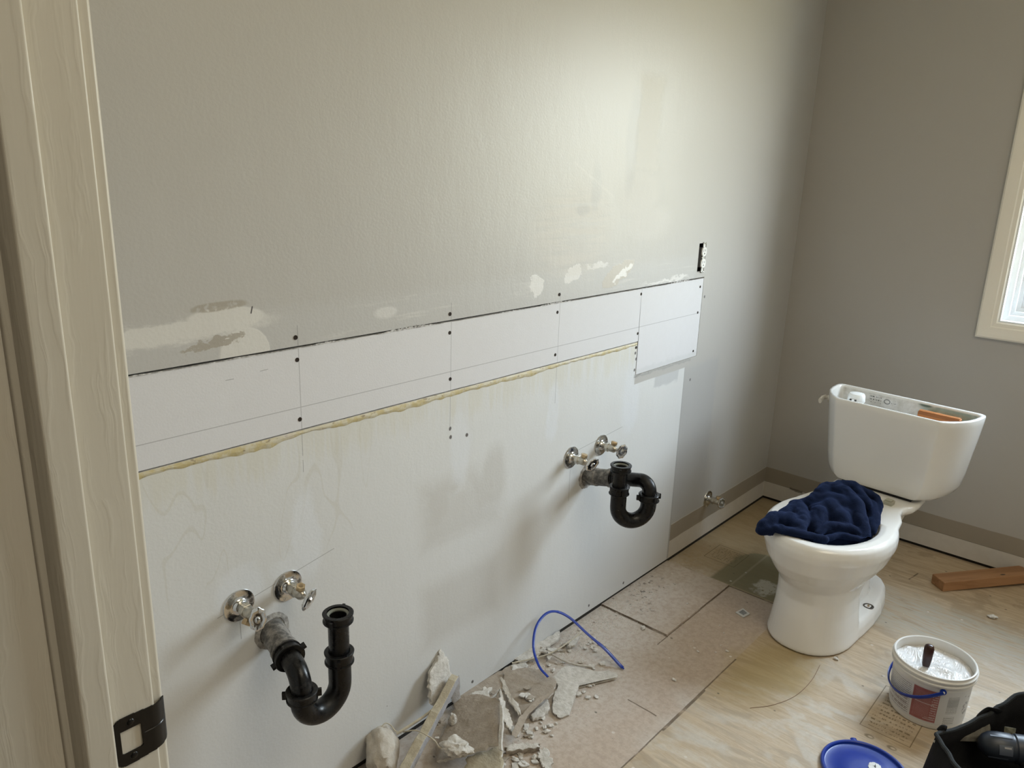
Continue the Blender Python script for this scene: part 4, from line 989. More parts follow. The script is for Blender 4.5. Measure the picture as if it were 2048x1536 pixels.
def crumple(co, n):
    f = mnoise.noise(co*22+Vector((3, 1, 0))); g = abs(mnoise.noise(co*38+Vector((0, 5, 2)))); h = abs(mnoise.noise(Vector((co.x*26, co.y*12, co.z*40))))
    return keep_off_bowl(co + n*(0.004*f + 0.005*g))
towel = remeshed('towel', bm, 0.0042, 7, towel_mat(), None, crumple)
tag(towel, 'crumpled navy blue towel stuffed into the toilet bowl and hanging over its rim', 'towel')

# ------------------------------------------------------------------ bucket of joint compound
bk = empty('bucket', (-1.035, -0.944, 0.0005), math.atan2(-0.151, -0.989), 'white plastic bucket of joint compound with blue bail and red printed label', 'bucket')
def bucket_mat():
    k = NM('bucket_plastic', 0.35, 0.5); p = k.pos(True); x, y, z = k.xyz(p)
    th = k.M('ARCTAN2', y, x)
    base = (0.74, 0.73, 0.70)
    lab = k.box(th, z, -2.6, 2.2, 0.016, 0.122, 0.002)
    c = k.mix(lab, base, (0.66, 0.66, 0.66))
    def rows(s, lo, hi, jag, ph=0.0):
        r = k.step(k.M('SINE', k.M('ADD', k.mul(z, s), ph)), lo, hi)
        return k.mul(r, k.step(k.noise(k.cmb(k.mul(th, jag), k.M('FLOOR', k.mul(z, s/6.283)), 0.0), 1.0, 2), 0.40, 0.48))
    t1 = k.mul(rows(1080, 0.0, 0.4, 34), k.box(th, z, -1.5, -0.42, 0.022, 0.116, 0.002))
    c = k.mix(k.mul(t1, 0.75), c, (0.20, 0.20, 0.21))
    t1b = k.mul(rows(420, -0.1, 0.2, 12), k.box(th, z, -1.3, -0.48, 0.022, 0.065, 0.002))
    c = k.mix(k.mul(t1b, 0.6), c, (0.22, 0.17, 0.17))
    red = k.box(th, z, -0.36, 0.30, 0.022, 0.118, 0.0015)
    c = k.mix(red, c, k.mix(k.noise(p, 90, 3), (0.30, 0.085, 0.085), (0.40, 0.16, 0.16)))
    w1 = k.mul(rows(900, 0.45, 0.7, 20), k.box(th, z, 0.13, 0.28, 0.024, 0.112, 0.002))
    w2 = k.mx(k.box(th, z, -0.28, 0.20, 0.0735, 0.0755, 0.0006), k.box(th, z, -0.02, 0.26, 0.0285, 0.0300, 0.0006), k.box(th, z, 0.02, 0.26, 0.0335, 0.0345, 0.0006))
    w3 = k.mul(rows(1900, 0.3, 0.6, 60), k.mul(k.box(th, z, -0.30, 0.10, 0.03, 0.11, 0.002), 0.35))
    c = k.mix(k.mul(k.mx(w1, w2, w3), 0.8), c, (0.64, 0.60, 0.60))
    t2 = k.mul(rows(1500, -0.2, 0.2, 70), k.box(th, z, 0.52, 0.85, 0.055, 0.108, 0.003))
    t3 = k.mul(rows(1100, 0.0, 0.2, 55), k.box(th, z, 0.50, 0.82, 0.022, 0.046, 0.002))
    c = k.mix(k.mul(k.mx(t2, t3, k.mul(k.box(th, z, 0.52, 0.85, 0.075, 0.10, 0.002), 0.55)), 0.75), c, (0.17, 0.17, 0.17))
    t4 = k.mul(k.step(k.noise(k.vscale(p, (60, 60, 90)), 1.0, 1), 0.52, 0.56), k.box(th, z, 1.05, 1.35, 0.03, 0.105, 0.002))
    c = k.mix(k.mul(t4, 0.7), c, (0.15, 0.15, 0.17))
    return k.fin(c)
bm = bmesh.new()
lathe(bm, [(0.0001, 0.003), (0.080, 0.003), (0.086, 0.0), (0.0905, 0.002), (0.0925, 0.010), (0.0935, 0.014), (0.0975, 0.124), (0.0985, 0.126), (0.0985, 0.133), (0.1025, 0.1345), (0.1040, 0.138), (0.1040, 0.1405), (0.1000, 0.1425), (0.1005, 0.148), (0.1045, 0.1495), (0.1050, 0.153), (0.1015, 0.156), (0.1012, 0.1625), (0.0985, 0.1635), (0.0965, 0.162), (0.0960, 0.10), (0.0001, 0.10)], 72, cap0=False, cap1=False)
bmesh.ops.recalc_face_normals(bm, faces=bm.faces)
obj('pail', bm, bucket_mat(), bk, smooth=True, angle=40)
M_blue = simple('blue_plastic', (0.008, 0.035, 0.29), 0.3)
bm = bmesh.new()
pa = 0.33; ax = Vector((math.cos(pa), math.sin(pa), 0)); lat = Vector((math.sin(pa), -math.cos(pa), 0)); be = math.radians(31)
dr = lat*math.cos(be) + Vector((0, 0, -1))*math.sin(be); pts = []
for i in range(41):
    t = math.pi*i/40; pts.append(Vector((0, 0, 0.125)) + ax*0.1055*math.cos(t) + dr*0.118*math.sin(t)**0.8)
tube(bm, pts, 0.0036, 10, flat=(1.5, 0.7))
for s in (1, -1):
    lathe(bm, [(0.0075, 0.0), (0.0080, 0.001), (0.0080, 0.005), (0.0045, 0.0058)], 20, aim(Vector((0, 0, 0.125))+ax*s*0.0985, ax*s))
obj('bail_handle', bm, M_blue, bk, smooth=True)
for s in (1, -1):
    bm = bmesh.new(); lathe(bm, [(0.0035, 0.005), (0.0035, 0.0075), (0.0001, 0.008)], 14, aim(Vector((0, 0, 0.125))+ax*s*0.0985, ax*s))
    obj('bail_pin', bm, M_white, bk, smooth=True)
# compound
def comp_mat():
    k = NM('joint_compound', 0.22, 0.5); p = k.pos(True)
    f = k.noise(k.vscale(p, (22, 60, 30)), 1.0, 2, .5, 3.0)
    return k.fin(k.mix(f, (0.66, 0.65, 0.63), (0.74, 0.73, 0.72)), 0.16, k.bump(f, 0.55, 0.010))
bm = bmesh.new(); N = 64; Vg = {}
for i in range(N+1):
    for j in range(N+1):
        a, b = (i/N*2-1), (j/N*2-1); x = a*math.sqrt(1-b*b/2)*0.0958; y = b*math.sqrt(1-a*a/2)*0.0958
        r = math.hypot(x, y)
        sw = math.sin(46*(x*0.8+y*0.6)+3.2*mnoise.noise((x*14, y*14, 0)))
        z = 0.1385 + 0.0035*sw*max(0, 1-(r/0.095)**3) + 0.005*mnoise.noise((x*30, y*30, 4)) - 0.004*(1-abs(math.sin(22*r+1)))
        Vg[i, j] = bm.verts.new((x, y, z))
for i in range(N):
    for j in range(N): bm.faces.new((Vg[i, j], Vg[i+1, j], Vg[i+1, j+1], Vg[i, j+1]))
cmpd = obj('joint_compound', bm, comp_mat(), None, smooth=True, angle=180)
cmpd.location = bk.location; cmpd.rotation_euler = bk.rotation_euler
tag(cmpd, 'smeared glossy white joint compound filling the bucket', 'joint compound', kind='stuff')
# putty knife
kl = Matrix.Translation(bk.location) @ Matrix.Rotation(bk.rotation_euler.z, 4, 'Z')
kn = empty('putty_knife', kl @ Vector((0.030, -0.018, 0.126)), bk.rotation_euler.z, 'dark brown wooden handled putty knife standing in the bucket of compound', 'putty knife')
M_brown = simple('brown_handle', (0.045, 0.014, 0.010), 0.3, var=0.5, vscale=30)
bm = bmesh.new(); rings = []
for z, w, t in ((0.022, 0.0085, 0.0055), (0.028, 0.0098, 0.0065), (0.05, 0.0118, 0.0080), (0.072, 0.0125, 0.0085), (0.079, 0.0105, 0.0075), (0.082, 0.006, 0.0045)):
    rings.append([Vector((t*math.copysign(abs(math.cos(a))**0.7, math.cos(a))+0.010-z*0.15, w*math.copysign(abs(math.sin(a))**0.7, math.sin(a)), z)) for a in [2*math.pi*i/24 for i in range(24)]])
loft(bm, rings); obj('handle', bm, M_brown, kn, smooth=True, angle=60)
bm = bmesh.new(); box_bm(bm, 0.0045, 0.0095, -0.0075, 0.0075, 0.0, 0.023); box_bm(bm, 0.0065, 0.0075, -0.03, 0.03, -0.015, 0.004)
obj('blade', bm, simple('knife_steel', (0.6, 0.6, 0.6), 0.25, 1.0), kn, bevel=0.0006)

# blue lid on the floor
ld = empty('lid', (-1.405, -0.902, 0.0005), 0.0, 'round blue plastic bucket lid lying on the floor in front of the bucket', 'lid')
bm = bmesh.new()
lathe(bm, [(0.0001, 0.0012), (0.095, 0.0012), (0.098, 0.0), (0.1015, 0.002), (0.1020, 0.010), (0.0995, 0.0125), (0.0955, 0.0125), (0.0935, 0.0105), (0.0925, 0.0058), (0.0900, 0.0052), (0.060, 0.0052), (0.058, 0.0058), (0.030, 0.0060), (0.0001, 0.0060)], 72)
bmesh.ops.recalc_face_normals(bm, faces=bm.faces)
obj('disc', bm, M_blue, ld, smooth=True, angle=30)
bm = bmesh.new(); rr = random.Random(5); bx_ = at_z(1750, 1534, 0.007) - Vector(ld.location)
lathe(bm, [(0.016, 0.006), (0.0155, 0.0075), (0.006, 0.0078), (0.0001, 0.0078)], 22, Matrix.Translation((bx_.x, bx_.y, 0)))
for v_ in bm.verts: v_.co.x += rr.uniform(-.002, .002); v_.co.y += rr.uniform(-.002, .002)
obj('compound_smear', bm, simple('dry_compound', (0.70, 0.70, 0.68), 0.6), ld, smooth=True)
bm = bmesh.new(); tube(bm, [(0.085, 0.052, 0.006), (0.096, 0.060, 0.006)], 0.005, 8, flat=(.6, 1.6)); obj('pull_tab', bm, M_blue, ld, smooth=True)

# ------------------------------------------------------------------ black tool bag, bottom right
def cloth_mat(name, c1, bs=400):
    k = NM(name, 0.85, 0.25); p = k.pos(True); f = k.noise(p, bs, 2)
    return k.fin(c1, None, k.bump(k.M('ADD', f, k.mul(k.noise(p, 20, 4), .6)), 0.4, 0.003))
M_bag = cloth_mat('black_canvas', (0.006, 0.006, 0.007)); M_bagrim = cloth_mat('bag_piping', (0.022, 0.024, 0.025), 200)
bag = empty('tool_bag', (-1.30, -1.22, 0.0), 0, 'open black canvas tool bag on the floor at the bottom right', 'bag'); binv = Matrix.Translation(-Vector(bag.location))
# mouth of the bag (world points), running clockwise from the corner nearest the bucket
A_ = at_z(1876, 1470, 0.21); B_ = at_z(1925, 1456, 0.205); C_ = at_z(1975, 1432, 0.22); D_ = at_z(2010, 1410, 0.235); E_ = at_z(2052, 1389, 0.25)
F_ = E_ + Vector((0.06, -0.12, 0.01)); G_ = F_ + Vector((-0.08, -0.16, -0.02)); H_ = G_ + Vector((-0.16, -0.02, -0.03))
K_ = at_z(1945, 1560, 0.24); J_ = K_ + Vector((-0.02, -0.10, 0.0)); I_ = at_z(1905, 1515, 0.22)
mouth = spline([A_, B_, C_, D_, E_, F_, G_, H_, J_, K_, I_, A_], 6)[:-1]
cen = sum(mouth, Vector())/len(mouth)
def bag_ring(z, s, bulge=0):
    r_ = []
    for i, q in enumerate(mouth):
        v = q.lerp(Vector((cen.x, cen.y, q.z)), 1-s); v.z = z if z is not None else q.z
        w = 0.006*mnoise.noise((i*0.35, (z or 0)*9, 3)); v += (Vector((q.x-cen.x, q.y-cen.y, 0)).normalized())*(bulge+w); r_.append(v)
    return r_
bm = bmesh.new()
rings = [bag_ring(0.002, 0.86), bag_ring(0.012, 0.97, .008), bag_ring(0.06, 1.0, .018), bag_ring(0.12, 1.0, .016)]
up = bag_ring(None, 1.0, 0.004); midr = [a.lerp(b, 0.5) for a, b in zip(rings[-1], up)]
rings += [midr, up]
inn = [v + (Vector((cen.x-v.x, cen.y-v.y, 0)).normalized())*0.006 for v in up]; rings += [inn]
low = [v + (Vector((cen.x-v.x, cen.y-v.y, 0)).normalized())*0.006 for v in midr]; rings += [low]
rings += [[Vector((v.x, v.y, 0.10)) for v in low], [Vector((cen.x+(v.x-cen.x)*.5, cen.y+(v.y-cen.y)*.5, 0.09)) for v in low]]
loft(bm, rings); bmesh.ops.transform(bm, matrix=binv, verts=bm.verts); bmesh.ops.recalc_face_normals(bm, faces=bm.faces)
obj('bag_body', bm, M_bag, bag, smooth=True, angle=180)
bm = bmesh.new(); tube(bm, [v for v in up]+[up[0]], 0.0048, 8); bmesh.ops.transform(bm, matrix=binv, verts=bm.verts); obj('rim_piping', bm, M_bagrim, bag, smooth=True)
# strap loop standing up behind the rim
bm = bmesh.new(); tube(bm, spline([at_z(1948, 1449, .20), at_z(1958, 1432, .215), at_z(1975, 1420, .225), at_z(1990, 1421, .23), at_z(1998, 1424, .22)], 6), 0.010, 10, flat=(1.0, .35))
bmesh.ops.transform(bm, matrix=binv, verts=bm.verts); obj('carry_loop', bm, M_bag, bag, smooth=True)
bm = bmesh.new(); tube(bm, spline([at_z(1878, 1462, .205), at_z(1886, 1455, .215), at_z(1893, 1457, .215)], 4), 0.006, 8)
bmesh.ops.transform(bm, matrix=binv, verts=bm.verts); obj('corner_tab', bm, M_bag, bag, smooth=True)
bm = bmesh.new(); lathe(bm, [(0.0032, 0), (0.003, .0015), (0.0001, .002)], 12, aim(at_z(1875, 1482, .195)+Vector((-.006, 0.004, 0)), (-1, -.2, .3)))
bmesh.ops.transform(bm, matrix=binv, verts=bm.verts); obj('rivet', bm, M_steel, bag, smooth=True)
# cordless drill lying in the bag
dl = at_z(1965, 1487, .175); dr_ = at_z(2060, 1502, .180); ax = (dr_-dl).normalized()
drill = empty('cordless_drill', dl, 0, 'dark grey-blue power tool lying in the black tool bag', 'power tool')
M_tool = simple('tool_grey', (0.022, 0.028, 0.040), 0.42); M_tool2 = simple('tool_dark', (0.012, 0.012, 0.014), 0.4); M_lbl = simple('tool_label', (0.085, 0.10, 0.13), 0.4)
dinv2 = Matrix.Translation(-dl)
def dpart(name, bm, m, **kw):
    bmesh.ops.transform(bm, matrix=dinv2, verts=bm.verts); return obj(name, bm, m, drill, **kw)
bm = bmesh.new(); A = aim(dl, ax)
lathe(bm, [(0.010, -0.01), (0.022, 0.0), (0.029, 0.012), (0.031, 0.03), (0.031, 0.055), (0.029, 0.058), (0.029, 0.062), (0.032, 0.065), (0.033, 0.11), (0.028, 0.14), (0.02, 0.15)], 28, A); dpart('housing', bm, M_tool, smooth=True, angle=40)
bm = bmesh.new(); tocam = (CAM-dl).normalized(); pn = (tocam - ax*tocam.dot(ax)).normalized()
ct = ax.cross(pn)
def curved_patch(bm, s0, s1, a0, a1, R_):
    Vp = [[bm.verts.new(dl+ax*(s0+(s1-s0)*i/6)+(pn*math.cos(a0+(a1-a0)*j/8)+ct*math.sin(a0+(a1-a0)*j/8))*R_) for j in range(9)] for i in range(7)]
    for i in range(6):
        for j in range(8): bm.faces.new((Vp[i][j], Vp[i+1][j], Vp[i+1][j+1], Vp[i][j+1]))
curved_patch(bm, 0.025, 0.052, -0.1, 0.6, 0.0320); dpart('side_panel', bm, M_lbl, smooth=True)
bm = bmesh.new(); curved_patch(bm, 0.035, 0.049, 0.0, 0.12, 0.0326) ; dpart('rating_label', bm, simple('pale_label', (0.32, 0.32, 0.33), 0.5), smooth=True)
bm = bmesh.new(); curved_patch(bm, 0.004, 0.045, 0.85, 1.0, 0.0318); dpart('housing_rib', bm, M_lbl, smooth=True)
bm = bmesh.new(); curved_patch(bm, 0.01, 0.055, -0.75, -0.65, 0.0318); dpart('housing_rib', bm, M_lbl, smooth=True)
bm = bmesh.new(); g0 = dl+ax*0.075; tube(bm, [g0, g0+Vector((-.03, -.045, -.035)), g0+Vector((-.05, -.085, -.05))], [0.02, 0.017, 0.019], 14); dpart('grip', bm, M_tool2, smooth=True)
# folded pale rag and a small tag behind it
bm = bmesh.new(); q = [at_z(1912, 1473, .175), at_z(1950, 1455, .185), at_z(1972, 1444, .195), at_z(1980, 1447, .195), at_z(1979, 1462, .185), at_z(1955, 1474, .175)]
vt = [bm.verts.new(v) for v in q]; vb_ = [bm.verts.new(v-Vector((0.0, 0.004, 0.012))) for v in q]; bm.faces.new(vt); bm.faces.new(list(reversed(vb_)))
for i in range(6): bm.faces.new((vt[i], vb_[i], vb_[(i+1) % 6], vt[(i+1) % 6]))
bmesh.ops.recalc_face_normals(bm, faces=bm.faces)
tag(obj('folded_rag', bm, simple('pale_rag', (0.16, 0.15, 0.125), 0.8, bscale=120, bstr=.5, var=.35, vscale=60), bevel=0.002), 'dusty pale folded rag tucked inside the black tool bag', 'rag')
bm = bmesh.new(); q = [at_z(2009, 1453, .205), at_z(2031, 1457, .205), at_z(2029, 1470, .195), at_z(2008, 1464, .195)]
vt = [bm.verts.new(v) for v in q]; vb_ = [bm.verts.new(v+Vector((0.003, -0.001, -0.001))) for v in q]; bm.faces.new(vt); bm.faces.new(list(reversed(vb_)))
for i in range(4): bm.faces.new((vt[i], vb_[i], vb_[(i+1) % 4], vt[(i+1) % 4]))
bmesh.ops.recalc_face_normals(bm, faces=bm.faces); bmesh.ops.transform(bm, matrix=binv, verts=bm.verts)
t_ = obj('sewn_tag', bm, simple('tag_cloth', (0.12, 0.115, 0.075), 0.8, var=.5, vscale=90), bag); t_['label'] = 'olive cloth tag'

# ------------------------------------------------------------------ plank near the back wall
def wood_mat():
    k = NM('fresh_pine', 0.5, 0.4); p = k.pos(True); g = k.noise(k.vscale(p, (2.0, 30, 30)), 1.0, 4, .6, .8)
    c = k.mix(k.step(g, 0.4, 0.65), (0.40, 0.215, 0.105), (0.29, 0.145, 0.065))
    v = k.ell(*k.xyz(p)[:2], 0.245, 0.012, 0.010, 0.004, .3)
    return k.fin(k.mix(v, c, (0.05, 0.03, 0.02)), None, k.bump(g, 0.2, 0.002))
pk = empty('wood_plank', (-0.308, -0.812, 0.0008), math.atan2(-0.212, 0.262), 'short length of reddish pine board lying on the floor by the back wall', 'board')
bm = bmesh.new(); box_bm(bm, 0.0, 0.36, -0.003, 0.060, 0.0, 0.036)
obj('plank', bm, wood_mat(), pk, bevel=0.002); pk.rotation_euler = (0, math.radians(-2.2), math.atan2(-0.212, 0.262))

# ------------------------------------------------------------------ demolition rubble
def gyp(name, c1, c2, s=60):
    k = NM(name, 0.85, 0.25); p = k.pos(True); f = k.noise(p, s, 5, .65)
    return k.fin(k.mix(k.step(f, .35, .65), c1, c2), None, k.bump(f, 0.9, 0.006))
M_gyp = gyp('broken_gypsum', (0.66, 0.63, 0.58), (0.52, 0.49, 0.44)); M_paper = gyp('torn_paper', (0.34, 0.29, 0.235), (0.40, 0.345, 0.285), 35)
M_cream = gyp('cream_strip', (0.50, 0.45, 0.34), (0.42, 0.37, 0.28), 30); M_lav = gyp('grey_painted_side', (0.42, 0.41, 0.42), (0.36, 0.35, 0.35), 30)
RN = random.Random(21)
def slab(name, label, cat, pts, thick, mats=None, jag=0.004, group=None, nsub=7, curl=0.0):
    """broken sheet: pts = top outline in world space; real thickness, crumbled edge"""
    pts = [Vector(p) for p in pts]; out = []
    c = sum(pts, Vector())/len(pts); n = Vector()
    for i in range(len(pts)): n += (pts[i]-c).cross(pts[(i+1) % len(pts)]-c)
    n.normalize()
    if n.z < 0: n = -n
    pts = [q-n*((q-c).dot(n))*0.8 for q in pts]
    for i in range(len(pts)):
        a, b = pts[i], pts[(i+1) % len(pts)]; t = n.cross((b-a).normalized())
        for k_ in range(nsub):
            q = a.lerp(b, k_/nsub); j = 0 if k_ == 0 else RN.uniform(-1, 1)*jag
            out.append(q+t*j)
    axb = (pts[len(pts)//2]-pts[0]).normalized(); RR = max((q-c).length for q in pts)
    out = [q + n*curl*((q-c).dot(axb)/RR)**2*1.5 for q in out]
    bm = bmesh.new(); m = len(out); rings = []
    # inner concentric rings give the faces a broken, uneven relief
    for s in (0.0, 0.2, 0.4, 0.6, 0.8, 0.94, 1.0):
        rings.append([c+(q-c)*s + n*(curl*1.5*(((q-c)*s).dot(axb)/RR)**2 - s*curl*1.5*((q-c).dot(axb)/RR)**2) + n*(mnoise.noise((c+(q-c)*s)*30)*jag*0.35 - (thick*0.12 if s == 1.0 else 0)) if s > 0 else None for q in out])
    vc = bm.verts.new(c+n*mnoise.noise(c*30)*jag*0.35); R_ = [[bm.verts.new(q) for q in r] for r in rings[1:]]
    for i in range(m): bm.faces.new((vc, R_[0][i], R_[0][(i+1) % m]))
    for A1, B1 in zip(R_, R_[1:]):
        for i in range(m): bm.faces.new((A1[i], B1[i], B1[(i+1) % m], A1[(i+1) % m]))
    bot = [bm.verts.new(q - n*(thick*(0.85+RN.uniform(-.1, .1))) + (c-q)*0.03) for q in out]
    for i in range(m):
        f = bm.faces.new((R_[-1][i], bot[i], bot[(i+1) % m], R_[-1][(i+1) % m])); f.material_index = 1
    vb = bm.verts.new(c-n*thick)
    for i in range(m): f = bm.faces.new((vb, bot[(i+1) % m], bot[i])); f.material_index = 1
    bmesh.ops.recalc_face_normals(bm, faces=bm.faces)
    o = obj(name, bm, mats or [M_paper, M_gyp], smooth=True, angle=55)
    return tag(o, label, cat, group)
def chunk(name, label, cat, loc, r, sc=(1, 1, .7), mat=None, group=None, seed=0, sub=3, amp=.35):
    bm = bmesh.new(); bmesh.ops.create_icosphere(bm, subdivisions=sub, radius=1.0)
    for v in bm.verts:
        k_ = 1+amp*mnoise.noise(v.co*1.6+Vector((seed, 0, 0)))+amp*.5*mnoise.noise(v.co*4+Vector((0, seed, 0)))
        v.co = Vector((v.co.x*sc[0], v.co.y*sc[1], v.co.z*sc[2]))*k_*r
    zmin = min(v.co.z for v in bm.verts)
    for v in bm.verts: v.co.z -= zmin
    o = obj(name, bm, mat or M_gyp, smooth=True, angle=40); o.location = loc; o.rotation_euler = (0, 0, seed)
    return tag(o, label, cat, group)
M_bit = simple('plaster_bits', (0.68, 0.65, 0.60), 0.9, var=.3, vscale=1.3)
M_bitb = simple('paper_bits', (0.38, 0.33, 0.27), 0.9, var=.3, vscale=1.3)
def pz(l): return [at_z(*q) for q in l]
G = 'broken drywall rubble against the left wall'
# standing white shard against the wall
slab('plaster_shard', 'tall rough white gypsum shard leaning upright against the wall', 'plaster', [at_y(885, 1297, -0.006), at_y(897, 1318, -0.012), at_y(903, 1350, -0.018), at_y(901, 1372, -0.03), at_y(884, 1400, -0.045), at_y(868, 1412, -0.05), at_y(860, 1395, -0.04), at_y(860, 1350, -0.022), at_y(872, 1325, -0.012)], 0.012, [M_gyp, M_gyp], 0.004, G)
# long cream strip set on edge
def strip(name, label, cat, a, b, w_dir, w, t, mats, group=None, taper=1.0):
    a, b = Vector(a), Vector(b); d = (b-a).normalized(); u = (Vector(w_dir)-d*Vector(w_dir).dot(d)).normalized(); v = d.cross(u); bm = bmesh.new(); rings = []
    for i in range(15):
        s = i/14; p = a.lerp(b, s); ww = w*(1+(taper-1)*s)*(1+RN.uniform(-.05, .05)); tt = t*(1+RN.uniform(-.05, .05)); o_ = v*RN.uniform(-1, 1)*t*.08
        rings.append([p+u*ww/2+v*tt/2+o_, p-u*ww/2+v*tt/2+o_, p-u*ww/2-v*tt/2+o_, p+u*ww/2-v*tt/2+o_])
    loft(bm, rings)
    bm.faces.ensure_lookup_table()
    for f in bm.faces:
        if len(mats) > 1 and abs(f.normal.normalized().dot(u)) > .7: f.material_index = 1
    bmesh.ops.recalc_face_normals(bm, faces=bm.faces); bm.normal_update()
    for f in bm.faces: f.material_index = 1 if (len(mats) > 1 and abs(f.normal.dot(u)) > .7) else 0
    return tag(obj(name, bm, mats, bevel=min(w, t)*.08), label, cat, group)
strip('drywall_offcut', 'long narrow cream-faced drywall offcut lying aslant over the rubble', 'drywall scrap', at_z(911, 1356, 0.130), at_z(808, 1545, 0.045), (1, -.15, 0.25), 0.020, 0.030, [M_cream, M_lav], G, 1.25)
slab('drywall_scrap', 'small grey painted scrap standing beside the top of the cream offcut', 'drywall scrap', [at_z(918, 1346, .085), at_z(921, 1395, .05), at_z(912, 1420, .03), at_z(901, 1395, .045), at_z(904, 1362, .08)], 0.010, [M_lav, M_gyp], 0.002, G)
# large brown-papered slab, tilted
slab('drywall_slab', 'largest brown-papered drywall slab propped in the middle of the rubble', 'drywall scrap', pz([(918, 1400, .035), (960, 1395, .05), (1001, 1398, .085), (1003, 1440, .09), (1000, 1485, .085), (960, 1502, .06), (925, 1515, .04), (872, 1520, .03), (868, 1490, .03), (905, 1430, .03)]), 0.013, [M_paper, M_gyp], 0.004, G, curl=.006)
slab('drywall_slab', 'cream mud-streaked slab in front of the propped brown slab, at the picture edge', 'drywall scrap', pz([(935, 1512, .030), (1003, 1490, .05), (1006, 1540, .04), (985, 1565, .03), (925, 1560, .02)]), 0.013, [M_cream, M_gyp], 0.004, G)
slab('drywall_scrap', 'thin white-edged sliver of board along the right side of the brown slab', 'drywall scrap', pz([(1000, 1400, .095), (1005, 1420, .098), (1003, 1500, .092), (997, 1498, .088)]), 0.007, [M_gyp, M_gyp], 0.002, G)
# two white splinters
slab('plaster_splinter', 'upper of the two long white splinters standing behind the brown slab', 'plaster', pz([(1000, 1352, .075), (1009, 1360, .07), (1022, 1392, .06), (1034, 1405, .05), (1045, 1432, .04), (1036, 1428, .04), (1018, 1402, .05), (1004, 1375, .065)]), 0.010, [M_gyp, M_gyp], 0.003, G)
slab('plaster_splinter', 'lower of the two long white splinters, frayed at its near end', 'plaster', pz([(998, 1378, .09), (1003, 1384, .088), (1010, 1405, .08), (1020, 1425, .07), (1027, 1450, .055), (1018, 1460, .05), (1008, 1435, .07), (1000, 1405, .085)]), 0.010, [M_gyp, M_gyp], 0.004, G)
# curled paper flap and sheets behind
slab('paper_sheet', 'brown sheet of torn paper-faced board lying behind the white splinters', 'drywall scrap', pz([(1005, 1345, .020), (1045, 1338, .022), (1095, 1340, .03), (1112, 1362, .04), (1108, 1385, .042), (1075, 1405, .035), (1045, 1430, .03), (1015, 1400, .02)]), 0.010, [M_paper, M_gyp], 0.004, G, curl=.006)
slab('paper_flap', 'narrow curled brown paper flap along the front of the torn sheet', 'drywall scrap', pz([(1108, 1380, .055), (1090, 1395, .055), (1055, 1425, .045), (1038, 1455, .03), (1030, 1480, .02), (1022, 1470, .03), (1040, 1432, .045), (1070, 1400, .055)]), 0.003, [M_paper, M_paper], 0.002, G, curl=.004)
slab('drywall_scrap', 'flat rounded white scrap partly under the curled paper flap', 'drywall scrap', pz([(1062, 1428, .014), (1095, 1398, .014), (1100, 1415, .014), (1085, 1432, .013), (1066, 1438, .013)]), 0.011, [M_gyp, M_gyp], 0.002, G)
# the pale T-shaped skim piece
slab('plaster_skin', 'large pale hooked sheet of peeled plaster skin right of the rubble', 'plaster', pz([(1106, 1352, .016), (1130, 1332, .016), (1160, 1334, .015), (1195, 1342, .014), (1215, 1340, .014), (1235, 1345, .013), (1234, 1354, .012), (1205, 1356, .012), (1170, 1354, .012), (1158, 1364, .012), (1146, 1390, .011), (1136, 1412, .010), (1138, 1428, .010), (1120, 1434, .010), (1106, 1424, .010), (1106, 1395, .011), (1116, 1370, .013)]), 0.009, [M_gyp, M_gyp], 0.003, G, nsub=4)
# bits along the wall foot
slab('drywall_scrap', 'grey-white strip lying along the wall foot inside the blue band', 'drywall scrap', pz([(1028, 1315, .02), (1080, 1282, .02), (1120, 1260, .02), (1118, 1275, .018), (1085, 1300, .018), (1040, 1325, .018)]), 0.012, [M_gyp, M_gyp], 0.004, G)
slab('drywall_scrap', 'speckled scrap lying just below the strip at the wall foot', 'drywall scrap', pz([(1022, 1330, .016), (1050, 1322, .016), (1056, 1330, .016), (1040, 1342, .016), (1024, 1340, .016)]), 0.012, [M_gyp, M_gyp], 0.003, G)
slab('drywall_scrap', 'small torn scrap resting on the thin rod near the blue band', 'drywall scrap', pz([(1135, 1285, .018), (1152, 1268, .018), (1160, 1272, .018), (1148, 1290, .018), (1138, 1293, .017)]), 0.008, [M_gyp, M_gyp], 0.003, G)
slab('drywall_scrap', 'whitish layered scrap between the wall and the brown slab', 'drywall scrap', pz([(930, 1392, .02), (955, 1380, .025), (985, 1375, .02), (975, 1392, .025), (950, 1405, .025), (932, 1408, .02)]), 0.012, [M_gyp, M_gyp], 0.005, G)
slab('drywall_slab', 'papered slab lying flat at the wall foot behind the layered scrap', 'drywall scrap', pz([(915, 1392, .014), (960, 1362, .014), (1010, 1335, .014), (1035, 1325, .014), (1030, 1352, .014), (985, 1392, .014), (925, 1430, .014)]), 0.013, [M_paper, M_gyp], 0.005, G)
slab('drywall_scrap', 'short thick offcut lying in front of the brown slab, white on top', 'drywall scrap', pz([(1010, 1492, .022), (1045, 1485, .022), (1078, 1486, .02), (1080, 1494, .018), (1050, 1498, .018), (1012, 1502, .02)]), 0.018, [M_gyp, M_paper], 0.003, G)
slab('plaster_skin', 'flaky greenish white plaster skin at the bottom edge right of the pile', 'plaster', pz([(1078, 1498, .012), (1092, 1495, .012), (1105, 1520, .012), (1100, 1545, .010), (1085, 1530, .010), (1076, 1512, .010)]), 0.008, [M_gyp, M_gyp], 0.004, G)
